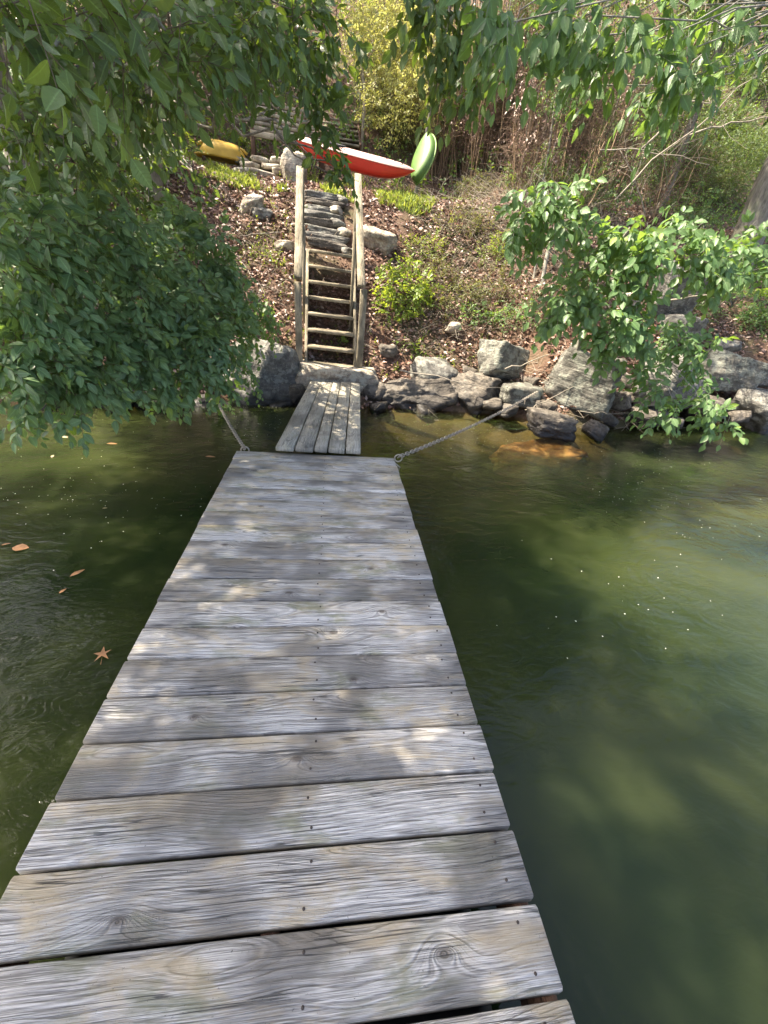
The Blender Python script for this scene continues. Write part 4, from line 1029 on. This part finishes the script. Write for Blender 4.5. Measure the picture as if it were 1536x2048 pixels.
bg_tree(1010, 120, 13, 'woodland tree high behind the cane thicket', LM['olive'], W((3.2, 13.0, 8.0, 1.3), (4.8, 13.4, 8.8, 1.5), (2.2, 13.4, 8.2, .9), (6.2, 13, 8.6, 1.4)), lai=1.2)
bg_tree(1400, 200, 10, 'woodland tree in the dark upper right of the hillside', LM['dark'], W((7.0, 10.4, 7.4, 1.3), (8.6, 10.8, 7.6, 1.5), (5.6, 10.6, 7.8, 1.1), (7.6, 9.6, 6.4, .9), (9.4, 9.8, 6.0, 1.3)), lai=1.5)
bg_tree(1180, 60, 12, 'woodland tree whose canopy shades the right bank', LM['dark'], W((2.6, 8.6, 7.9, 1.0), (3.4, 7.6, 7.6, 1.0), (4.4, 9.2, 8.2, 1.2), (5.6, 8.4, 7.4, 1.1), (3.0, 6.6, 7.2, .7), (6.6, 7.4, 6.8, 1.0), (5.0, 10.5, 9.0, 1.6), (7.0, 10.0, 8.5, 1.6), (3.6, 11.0, 9.8, 1.5), (8.5, 9.0, 8.0, 1.5), (6.0, 12.0, 10.0, 1.8), (1.9, 7.4, 7.6, .6), (4.2, 6.4, 7.2, .8), (5.4, 6.6, 7.2, .9)), size=.12, lai=2.0, h=6)

# big leaning trunk at the right edge
lb = GND(1475, 520)
bt = plant('leaning_trunk_tree', 'thick grey tree trunk leaning out of the bank at the right edge', 'tree', lb)
lp = [lb-[0, 0, .25], lb*.5+.5*PY(1520, 420, lb[1]+.1), PY(1545, 350, lb[1]+.15), PY(1640, 180, lb[1]+.2), PY(1720, 0, lb[1]+.1)]
trunk(bt, lp, [.34, .27, .24, .22, .18], M_BARK, 14, wob=.06)
foliage(bt, W((8.8, 7.6, 6.2, 1.2), (9.6, 6.6, 6.8, 1.4), (8.2, 6.2, 6.4, .9)), 'dia', LM['dark'], .11, lai=1.3, L=.35, nl=8, branch_from=lambda c: np.array(lp[4]), branch_r=.04)

# ---------------------------------------------------------------- pale sunlit brush behind the clearing
def shrub(px, py, label, mat, size, rlist, name='shrub', kind='dia', lai=1.5, group=None, L=.22, nl=7, jit=.5, cat='shrub', singles=0, **kw):
    b = GND(px, py); s = plant(name, label, cat, b, group)
    bl = [(b+np.array(v[:3], float), v[3], .85) for v in rlist]
    foliage(s, bl, kind, mat, size, lai=lai, L=L, nl=nl, drop=.1, down=-.1, sag=.15, jit=jit, singles=singles, branch_from=lambda c: b, branch_r=.007, bmat=M_TWIG, **kw)
    return s
GB = 'sunlit shrubs on the hillside'
shrub(790, 270, 'pale yellow-green sunlit shrub behind the clearing, nearest the far stairs', LM['pale'], .055, [(-.3, .4, .9, .5), (.1, .6, 1.4, .6), (-.3, .8, 2.0, .6), (.3, .8, 2.1, .5), (.5, .4, 1.0, .5), (-.2, 1.0, 2.7, .5), (.2, 1.1, 3.2, .55), (-.5, 1.2, 3.4, .4)], lai=1.3, group=GB)
shrub(860, 260, 'pale yellow-green shrub between the far stairs and the cane thicket', LM['pale'], .055, [(-.1, .5, 1.0, .5), (.1, .8, 1.7, .6), (.1, 1.2, 2.4, .6), (-.4, 1.4, 3.0, .6), (.4, 1.5, 3.4, .6)], lai=1.1, group=GB)
shrub(800, 320, 'tall olive grass-like shrub just behind the red kayak', LM['olive'], .07, [(-.2, .1, .3, .35), (.2, .1, .4, .35), (.5, .2, .6, .4), (-.1, .4, .8, .35)], kind='narrow', lai=1.2, group=GB, cat='shrub')
shrub(560, 260, 'bright shrub behind the garden bench', LM['pale'], .06, [(-.9, .7, .5, .5), (-.2, .8, .5, .5), (.3, .6, .3, .4), (-1.3, .5, .3, .4)], lai=1.3, group=GB)
shrub(470, 300, 'low bright shrub left of the garden bench', LM['lime'], .06, [(0, .2, .1, .3), (-.4, .4, .3, .35), (.3, .0, .1, .2)], lai=1.3, group=GB)
shrub(600, 200, 'grey-green shrub on the hillside behind the terrace', LM['bush'], .07, [(-.8, 1.2, .6, .8), (.2, 1.4, .8, .8), (-1.6, 1.4, 1.2, .9), (-.3, 2, 1.8, .8)], lai=1.5, group=GB)
shrub(300, 330, 'yellow-green shrub seen through the boughs on the left bank', LM['lime'], .07, [(0, .4, .2, .35), (-.4, .5, .6, .35), (.3, .8, .4, .3)], lai=1.1, group=GB)
shrub(150, 400, 'shaded shrub low on the left bank', LM['bush'], .08, [(0, 0, .3, .5), (-.9, .2, .4, .6), (.6, .1, .3, .4), (-.3, .6, 1.0, .6), (.7, .8, .7, .5)], lai=1.6, group=GB)
pb_ = plant('sunlit_shrub', 'tall bright pale shrub filling the gap between the dark boughs above the clearing', 'shrub', GND(770, 240), GB)
foliage(pb_, blobs_px([(720, 30, 12.0, 50), (790, 40, 12.0, 55), (730, 100, 11.8, 45), (800, 110, 11.7, 55), (860, 120, 11.6, 50), (760, 170, 11.5, 55), (830, 190, 11.3, 55), (880, 220, 11.2, 45), (740, 215, 11.4, 30), (790, 235, 11.2, 40), (700, 60, 12, 30), (860, 60, 11.8, 50), (930, 150, 11.6, 50)]), 'dia', LM['pale'], .075, lai=1.5, L=.3, nl=7, drop=.1, down=-.1, sag=.2, jit=.6, branch_from=lambda c: GND(770, 240), branch_r=.012)
GR = 'shrubs on the right bank'
shrub(1420, 420, 'small-leaved green shrub in front of the dark upper bank', LM['dark'], .05, [(0, 0, .5, .5), (.6, .1, .9, .6), (-.6, .2, .6, .5), (.9, .6, 1.5, .6), (.1, .7, 1.3, .6), (-.7, .9, 1.5, .6)], lai=1.8, group=GR)
shrub(1240, 400, 'thin olive shrub behind the ash saplings', LM['olive'], .045, [(0, 0, .4, .4), (-.3, .3, .7, .4), (.4, .1, .5, .4)], lai=.8, group=GR)
shrub(1500, 640, 'lush green shrub at the right edge above the boulders', LM['ash'], .06, [(0, -.2, .2, .35), (.4, 0, .4, .4), (.2, -.3, -.1, .3), (.7, -.2, .1, .4), (-.2, -.1, .0, .25)], kind='oval', lai=1.8, group=GR, singles=60)
GC = 'low bright shrubs beside the stairs'
shrub(800, 610, 'bright yellow-green bush beside the right handrail post', LM['lime'], .062, [(.45, .1, .1, .22), (.05, .1, .5, .2), (-.15, -.1, .1, .26), (.12, -.1, .22, .28), (-.1, -.15, -.1, .24), (.3, 0, .3, .22), (.1, -.2, -.05, .22), (-.2, 0, .35, .2), (-.25, -.2, -.25, .16)], kind='oval', lai=1.9, group=GC, singles=150, L=.18)
shrub(860, 510, 'feathery lime weed patch above the bright bush', LM['lime'], .045, [(-.3, 0, .06, .24), (.0, 0, .1, .26), (.25, .1, .05, .22), (-.5, .1, .02, .16)], kind='lance', lai=1.1, group=GC)
shrub(900, 620, 'thin tangled shrub in the middle of the right bank', LM['olive'], .045, [(-.1, 0, .15, .28), (.25, 0, .2, .3), (.5, .1, .1, .26), (.1, .3, .3, .3), (.0, -.1, -.15, .22)], lai=.8, group=GC)
shrub(960, 640, 'small-leaved green bush above the wedge-shaped boulder', LM['ash'], .05, [(0, 0, .1, .22), (.3, 0, .12, .22), (-.25, -.05, .02, .2), (.5, .1, .1, .2), (.1, -.1, -.05, .16)], kind='oval', lai=1.1, group=GC)
shrub(830, 700, 'tiny bright sprig low on the bank above the dark outcrop', LM['lime'], .05, [(0, -.05, .02, .12), (-.1, -.05, .1, .1)], kind='oval', lai=1.6, group=GC)
shrub(540, 520, 'yellowish weeds on the bank left of the stairs', LM['lime'], .04, [(0, 0, .05, .2), (-.25, 0, .0, .18), (.12, -.1, -.1, .14)], kind='lance', lai=1.0, group=GC)
shrub(690, 688, 'little green seedling under the lowest treads of the stairs', LM['lime'], .06, [(0, -.05, .02, .06)], kind='oval', lai=1.6, group=GC)
shrub(650, 372, 'lime weeds growing beside the upper stone steps', LM['lime'], .05, [(-.2, 0, .05, .16), (.3, .1, .05, .2), (.6, .1, .0, .16)], kind='lance', lai=1.0, group=GC)

for (px, py, lab, m) in [(1080, 400, 'dark green brush at the foot of the grey saplings', 'dark'), (1180, 430, 'leafy green brush just above the ash sapling', 'ash'), (1290, 420, 'dark green brush beside the thin bare stem', 'dark'), (1380, 470, 'leafy green brush above the upright rock face', 'ash')]:
    shrub(px, py, lab, LM[m], .06, [(0, 0, .2, .35), (.4, .1, .3, .35), (-.4, .1, .25, .35), (.1, .3, .6, .35)], lai=1.0, group='leafy brush on the upper right bank')
mb = 'thin brush on the middle of the right bank'
for (px, py, lab, m) in [(930, 470, 'thin olive brush right of the feathery lime weeds', 'olive'), (1010, 520, 'thin green brush left of the short stout stem', 'lime'), (1000, 600, 'thin olive brush above the wedge-shaped boulder, farther up the bank', 'olive'), (1060, 650, 'thin green brush between the wedge-shaped boulder and the ash sapling', 'ash'), (860, 570, 'thin olive brush behind the bright bush', 'olive'), (1400, 640, 'green brush left of the fern', 'ash'), (960, 390, 'olive brush at the foot of the canes', 'olive')]:
    shrub(px, py, lab, LM[m], .042, [(0, 0, .12, .26), (.3, .1, .16, .26), (-.3, .05, .12, .24), (.05, .25, .3, .25)], lai=.8, group=mb)
rb = 'brush covering the upper right bank'
for (px, py, lab, m) in [(1500, 330, 'dull brush behind the thick leaning trunk', 'dark'), (1420, 280, 'dull brush left of the thick leaning trunk', 'dark'), (1330, 300, 'dull green brush behind the thin bare stem', 'dark'), (1500, 200, 'dull green brush near the top right corner', 'dark'), (1400, 130, 'dull brush high on the bank under the hanging ash bough', 'dark')]:  # dark leaves put this bank's shade into the foliage colour
    shrub(px, py, lab, LM[m], .055, [(0, 0, .3, .5), (.6, .2, .5, .5), (-.6, .1, .4, .5), (.2, .6, .9, .6), (-.5, .7, 1.0, .6)], lai=1.7, group=rb)
# fern at the right edge
fb = PY(1500, 600, 5.9); fn = plant('fern', 'green fern with feathery arching fronds at the right edge', 'fern', fb)
Bf = np.repeat((fb+np.array([.15, .0, 0]))[None], 16, 0); an = np.linspace(2.2, 5.4, 16)
Df = np.stack([np.cos(an), np.sin(an)*.8, .35+.3*RG.random(16)], 1)
for i in range(16):
    P, X, Z, Sz, TW = sprig_leaves(Bf[i:i+1], Df[i:i+1], np.array([.62]), 17, .085, True, .02, 1.25, (0, -.25, 1), .12, .35)
    fr = link('frond', leaf_mesh('frond', P, X, Z, Sz*.9, 'narrow'), LM['fern'], fn)
    link('stalk', twig_mesh('stalk', TW, .003), M_TWIG, fn)

# ---------------------------------------------------------------- cane thicket and saplings
CANES = []
for v in range(6):
    V, F = tube_geo(curve_pts((0, 0, 0), (.12*(v-2.5)/2.5, .06*math.sin(v), 1.0), 7, 0, .035, v), np.linspace(.0105, .004, 7), 5, .1)
    V[:, :2] = V[:, :2]; me = mesh_np('cane', V, F); me.materials.append(M_CANE if v % 3 else M_CANE2); CANES.append(me)
cl_lab = ['leftmost clump of dry brown canes beside the small green boat', 'clump of dry brown canes just right of the small green boat', 'dense brown cane clump in the middle of the thicket',
          'cane clump behind the grey saplings', 'sparse cane clump at the right end of the thicket', 'short broken canes in front of the middle of the thicket', 'short broken canes above the ash sapling']
for ci, (x0, x1, y0, y1) in enumerate([(852, 945, 335, 380), (950, 1010, 300, 350), (1010, 1080, 310, 380), (1080, 1160, 330, 400), (1160, 1290, 340, 410), (990, 1130, 375, 430), (1140, 1380, 395, 450)]):
    b = GND((x0+x1)/2, (y0+y1)/2); root = plant('cane_clump', cl_lab[ci], 'cane clump', b, 'clumps of dry canes in the thicket')
    TWs = []
    for k in range([60, 66, 66, 56, 34, 26, 30][ci]):
        g = GND(RG.uniform(x0, x1), RG.uniform(y0, y1)); hgt = RG.uniform(1.5, 3.0) if ci < 5 else RG.uniform(.6, 1.6)
        o = bpy.data.objects.new('cane', CANES[k % 6]); COL.objects.link(o); o.parent = root
        o.location = Vector((g-b).tolist())-Vector((0, 0, .05)); o.scale = (1, 1, hgt); o.rotation_euler = (RG.normal()*.13, RG.normal()*.15+.05, RG.uniform(0, 6.28))
        for q in range(22):
            s = g+np.array([0, 0, hgt*RG.uniform(.15, .95)]); d = RG.normal(size=3); d[2] = abs(d[2])*.5+.2; d /= np.linalg.norm(d); l = RG.uniform(.15, .8)
            TWs.append([s, s+d*l*.5+RG.normal(size=3)*.06, s+d*l+np.array([0, 0, -.15*l])])
    t_ = link('twigs', twig_mesh('twigs', np.array(TWs), .003), M_CANE2, root); t_['kind'] = 'stuff'
    foliage(root, [(b+np.array([RG.uniform(-.5, .5), RG.uniform(-.3, .1), RG.uniform(.1, 2.0)]), .4, 1) for _ in range(7)], 'dia', M_LITTER, .045, lai=.25, L=.2, nl=6)
    foliage(root, [(b+np.array([RG.uniform(-.4, .4), RG.uniform(-.2, .3), RG.uniform(.3, 2.4)]), .35, 1) for _ in range(5)], 'dia', LM['ash'], .05, lai=.9, L=.2, nl=6)
SP = 'slim grey saplings on the right bank'
for i, (ax_, ay_, bx_, by_, dy, r, lab) in enumerate([
    (1078, 400, 1135, 60, .2, .022, 'leftmost slim grey sapling stem in front of the canes'),
    (1105, 390, 1170, 80, .3, .020, 'slim grey stem second from the left beside the canes'),
    (1130, 360, 1205, 40, .3, .024, 'pale grey stem, the straightest of those beside the canes'),
    (1150, 340, 1215, 20, .4, .022, 'pale grey stem close behind the straightest one'),
    (1255, 410, 1325, 200, .1, .014, 'thin bare stem leaning right above the ash leaves'),
    (1180, 360, 1290, 60, .5, .016, 'thin grey stem leaning right under the hanging ash bough'),
    (1040, 380, 1075, 60, .4, .016, 'brownish stem at the left of the grey saplings'),
    (1085, 570, 1120, 380, .3, .035, 'short stout grey stem on the bank right of the wedge-shaped boulder'),
    (1068, 560, 1085, 420, .2, .022, 'grey stem close left of the short stout one')]):
    a = GND(ax_, ay_); b = PY(bx_, by_, a[1]+dy); s = plant('sapling', lab, 'sapling', a, SP)
    trunk(s, [a-[0, 0, .1], a*.66+b*.34+RG.normal(size=3)*.02, a*.33+b*.67+RG.normal(size=3)*.03, b], [r, r*.85, r*.7, r*.45], M_BARK2, 7, 'stem', .06)
    TWs = []
    for q in range(14):
        f = RG.uniform(.3, 1); p = a+(b-a)*f; d = norm(RG.normal(size=3)+np.array([0, 0, .6])); l = RG.uniform(.25, .7); TWs.append([p, p+d*l*.5+RG.normal(size=3)*.03, p+d*l])
    sh_ = link('side_shoots', twig_mesh('side_shoots', np.array(TWs), .004), M_BARK2, s); sh_['kind'] = 'stuff'

# bare branches on the right bank
DB = 'bare dead branches on the right bank'
for i, (x0, y0, x1, y1, y, r, lab) in enumerate([
    (1230, 400, 1560, 110, 6.2, .010, 'long straight bare branch slanting up to the right edge'),
    (1280, 300, 1560, 20, 6.6, .012, 'bare branch slanting up above the long straight one'),
    (1380, 270, 1540, 235, 5.6, .010, 'pale forked dead branch near the right edge'),
    (1360, 200, 1440, 215, 5.7, .009, 'short pale dead branch under the tip of the hanging ash bough'),
    (1200, 300, 1420, 330, 6.4, .008, 'thin dead branch lying across the brush'),
    (1290, 430, 1240, 300, 6.6, .009, 'thin dead upright branch between the ash leaves'),
    (1340, 600, 1450, 590, 5.8, .012, 'dead branch crossing the upright rock face')]):
    a = PY(x0, y0, y); b = PY(x1, y1, y-.2)
    s = thing('dead_branch', lab, 'branch', a, DB)
    V, F = tube_geo(curve_pts(a, b, 9, .03, .035, 40+i), np.linspace(r, r*.4, 9), 6, .1); link('limb', mesh_np('limb', V, F), M_STICK, s)
    TWs = []
    for q in range(9):
        f = RG.uniform(.2, .95); p = a+(b-a)*f+np.array([0, 0, .03]); d = norm(norm(b-a)+RG.normal(size=3)*.7); l = RG.uniform(.12, .4); TWs.append([p, p+d*l*.5+RG.normal(size=3)*.02, p+d*l])
    sh_ = link('side_shoots', twig_mesh('side_shoots', np.array(TWs), .0035), M_STICK, s); sh_['kind'] = 'stuff'
# sticks on the rocks
for i, (x0, y0, x1, y1, ya, yb, r, lab) in enumerate([
    (800, 740, 1000, 775, 5.55, 5.4, .010, 'long thin stick lying across the dark outcrops'),
    (1010, 738, 1130, 703, 5.5, 5.6, .010, 'stick lying against the wedge-shaped boulder'),
    (1050, 820, 1155, 770, 5.2, 5.3, .007, 'twig across the stones at the foot of the big grey boulder'),
    (1160, 822, 1265, 828, 5.0, 5.0, .006, 'thin twig reaching over the water right of the layered rock'),
    (455, 500, 520, 575, 6.3, 5.9, .014, 'bare curved stick on the leaf litter left of the stairs'),
    (560, 470, 470, 480, 6.8, 6.6, .012, 'half-buried stick on the slope left of the stairs')]):
    a = PY(x0, y0, ya); b = PY(x1, y1, yb)
    if i >= 4: a = GND(x0, y0)+[0, 0, .03]; b = GND(x1, y1)+[0, 0, .03]
    V, F = tube_geo(curve_pts(a, b, 9, .0, .05, 70+i), np.linspace(r, r*.4, 9), 6, .1)
    tag(link('stick', mesh_np('stick', V, F), M_STICK), lab, 'stick', 'sticks on the shore')
# tangle of fine twigs among the boulders and over the bank
TWs = []
for (px, py, n, sp, l0) in [(1110, 790, 90, 45, .22), (1260, 830, 30, 40, .2), (900, 600, 220, 110, .25), (1000, 560, 160, 80, .3), (1250, 380, 300, 130, .5), (1400, 330, 420, 140, .6), (1330, 250, 300, 150, .7), (1080, 420, 260, 80, .5), (960, 400, 200, 70, .4), (1200, 480, 200, 90, .4), (480, 520, 80, 60, .2), (560, 600, 50, 40, .2), (880, 690, 60, 60, .2), (1450, 600, 60, 60, .25), (1300, 620, 80, 80, .25), (450, 430, 60, 60, .2), (1000, 430, 160, 80, .4)]:
    for k in range(int(n*1.8)):
        g = GND(px+RG.normal()*sp, py+RG.normal()*sp*.7); d = RG.normal(size=3); d[2] = abs(d[2])*.6; d = norm(d); l = l0*RG.uniform(.5, 1.8)
        TWs.append([g+[0, 0, .02], g+d*l*.5+RG.normal(size=3)*.04+[0, 0, .03], g+d*l])
tg_ = link('brushwood', twig_mesh('brushwood', np.array(TWs), .0035), M_STICK); tag(tg_, 'tangle of fine dry twigs over the bank', None, kind='stuff')

# ---------------------------------------------------------------- leaf litter, grass, floating things
def scatter(n, x0, x1, y0, y1, test=None):
    X = RG.uniform(x0, x1, n); Y = RG.uniform(y0, y1, n)
    if test is not None:
        m = test(X, Y); X = X[m]; Y = Y[m]
    return np.stack([X, Y, gz(X, Y)], 1)
def shore_ok(X, Y):
    d = Y-interp(X, SX, SY); return (d > .06) & (RG.random(len(X)) < np.clip(1.15-d*.05, .2, 1)) & (fbm(X*1.5+4, Y*1.5, 3) > -.45) & ~((np.abs(X-.08) < .38) & (Y > 6.95) & (Y < 8.5) & (RG.random(len(X)) < .85))
Pl = np.concatenate([scatter(70000, -4.5, 7.5, 5.2, 9.2, shore_ok), scatter(26000, -7, 12, 8.5, 14, shore_ok), scatter(9000, 7, 12, 6, 10, shore_ok)])
n = len(Pl); Xl = RG.normal(size=(n, 3)); Xl[:, 2] = Xl[:, 2]*.35+.05; Zl = np.array([0, -.55, .85])+RG.normal(size=(n, 3))*.5
Pl[:, 2] += RG.uniform(.0, .045, n)
lit = link('leaf_litter', leaf_mesh('leaf_litter', Pl, Xl, Zl, RG.uniform(.035, .09, n), 'dia'), M_LITTER); tag(lit, 'reddish-brown dead leaves covering the bank', None, kind='stuff')
# leaves that have gathered on the treads and the slab
LT = []
for i in range(NTR):
    c = mid(i/(NTR-1))
    for k in range(5): LT.append(c+np.array([RG.uniform(-.28, .28), RG.uniform(.0, .07), .03]))
for k in range(12): LT.append(np.array([RG.uniform(-.3, .5), RG.uniform(5.5, 5.9), .575]))
LT = np.array(LT); n = len(LT)
l2 = link('leaf_litter', leaf_mesh('leaf_litter', LT, np.concatenate([RG.normal(size=(n, 2)), np.zeros((n, 1))], 1), np.array([0, 0, 1.])+RG.normal(size=(n, 3))*.2, RG.uniform(.02, .04, n), 'dia'), M_LITTER); tag(l2, 'few dead leaves lying on the stair treads', None, kind='stuff')
def grass_ok(X, Y): return fbm(X*2+8, Y*2, 3) > -.05
Pg = np.concatenate([scatter(9000, -2.6, 1.8, 8.2, 8.9, grass_ok), scatter(5000, -3, 2.5, 8.9, 10.8, grass_ok), scatter(2500, 1.2, 2.6, 9.2, 10.2, grass_ok)])
n = len(Pg); Xg = RG.normal(size=(n, 3))*.45; Xg[:, 2] = 1.0
gr = link('grass', leaf_mesh('grass', Pg, Xg, RG.normal(size=(n, 3)), RG.uniform(.05, .12, n), 'narrow'), M_GRASS); tag(gr, 'short yellow-green grass on the terrace edge', None, kind='stuff')
# ground-cover seedlings over the bank
Pc = scatter(1500, -3, 6.5, 5.8, 9.0, lambda X, Y: fbm(X*1.2+20, Y*1.2, 3) > .02)
n = len(Pc); Dc = RG.normal(size=(n, 3))*.5; Dc[:, 2] = 1
P, X, Z, Sz, TW = sprig_leaves(Pc, Dc, np.full(n, .12), 5, .035, False, .1, 1.1, (0, -.3, 1), .4, .1)
gcv = link('ground_cover', leaf_mesh('ground_cover', P, X, Z, Sz, 'dia'), LM['lime']); tag(gcv, 'sparse seedlings scattered over the leaf litter', None, kind='stuff')
# hillside undergrowth farther up
Pc = scatter(9000, -9, 13, 10.5, 20, lambda X, Y: fbm(X*.9+20, Y*.9, 3) > -.2)
n = len(Pc); Dc = RG.normal(size=(n, 3))*.6; Dc[:, 2] = .8
P, X, Z, Sz, TW = sprig_leaves(Pc, Dc, np.full(n, .5), 7, .10, False, .1, 1.1, (0, -.5, .8), .5, .2)
ug = link('undergrowth', leaf_mesh('undergrowth', P, X, Z, Sz, 'dia'), LM['dark']); tag(ug, 'undergrowth covering the far hillside', None, kind='stuff')  # dark leaf colour stands in for shadow over the far hillside

# floating leaves
def star_leaf():
    pts = []
    for k in range(10):
        a = math.pi/2+k*math.pi/5; r = (1.0 if k % 2 == 0 else .38)*(1.15 if k in (0, 4, 6) else .9)
        pts.append((r*math.cos(a), r*math.sin(a), .06*((k*7) % 3)))
    V = [(0, 0, 0)]+pts+[(.05, -1.5, .02), (.0, -1.5, .02)]
    F = [[0, i+1, (i+1) % 10+1] for i in range(10)]+[[0, 11, 12]]
    return np.array(V), F
def oval_leaf(a=.5):
    T, F = TPL['oval']; T = T.copy(); T[:, 0] -= .5; T[:, 1] *= a*3; T[:, 2] *= .3; return T*2, F.tolist()
M_FL = simple('orange_brown_dead_leaf', (.50, .25, .11), .5, .5, 25, .45)
M_FL2 = simple('pale_dead_leaf', (.42, .33, .2), .6, .4, 25, .4)
for i, (px, py, s, kind, rz, mat, lab) in enumerate([
    (205, 1308, .040, 'star', .3, M_FL, 'star-shaped orange-brown leaf floating close to the dock'),
    (41, 1095, .042, 'round', .1, M_FL, 'rounded orange-brown leaf floating at the left edge'),
    (155, 1145, .040, 'oval', 1.0, M_FL, 'narrow curled orange leaf floating between the round and the star-shaped leaf'),
    (126, 1181, .022, 'oval', 1.2, M_FL, 'small brown leaf floating just below the narrow curled one'),
    (12, 1088, .022, 'oval', .6, M_FL, 'tiny brown leaf beside the rounded leaf at the left edge'),
    (421, 913, .045, 'oval', .05, M_FL, 'narrow tan leaf floating near the left chain'),
    (210, 1016, .016, 'oval', .3, M_FL2, 'tiny pale curled leaf alone on the dark water'),
    (130, 874, .055, 'oval', .0, M_FL2, 'pale sliver of leaf floating under the left shrub'),
    (224, 887, .045, 'oval', .1, M_FL, 'thin orange leaf right of the pale sliver under the shrub'),
    (105, 912, .03, 'oval', 1.9, M_FL2, 'small triangular pale leaf on the dark water below the shrub')]):
    V, F = star_leaf() if kind == 'star' else oval_leaf(.5 if kind == 'round' else .22)
    c = PZ(px, py, .006); cz, szn = math.cos(rz), math.sin(rz)
    V = V*s; V = np.stack([V[:, 0]*cz-V[:, 1]*szn, V[:, 0]*szn+V[:, 1]*cz, V[:, 2]*1.0], 1)
    me = mesh_np('floating_leaf', V, F, smooth=False); o = link('floating_leaf', me, mat); o.location = c.tolist()
    tag(o, lab, 'leaf', 'dead leaves floating on the water')
# foam specks
Pf = []
for (px, py, n, sp) in [(150, 1010, 60, 120), (1280, 980, 60, 70), (1450, 1050, 30, 100), (520, 845, 70, 50), (880, 840, 120, 70), (1150, 885, 60, 70), (1350, 890, 60, 90), (300, 850, 60, 120), (1000, 880, 60, 60), (1250, 1200, 25, 150), (250, 960, 25, 120)]:
    for k in range(n):
        q = PZ(px+RG.normal()*sp, max(py+RG.normal()*sp*.35, 815), .003)
        if abs(q[0]) > .66 or q[1] > 3: Pf.append(q)
Pf = np.array(Pf); n = len(Pf)
fo = link('foam_specks', leaf_mesh('foam_specks', Pf, np.concatenate([RG.normal(size=(n, 2)), np.zeros((n, 1))], 1), np.tile([0, 0, 1.], (n, 1)), RG.uniform(.003, .010, n), 'round'), M_FOAM); tag(fo, 'tiny pale foam specks and seeds on the water', None, kind='stuff')
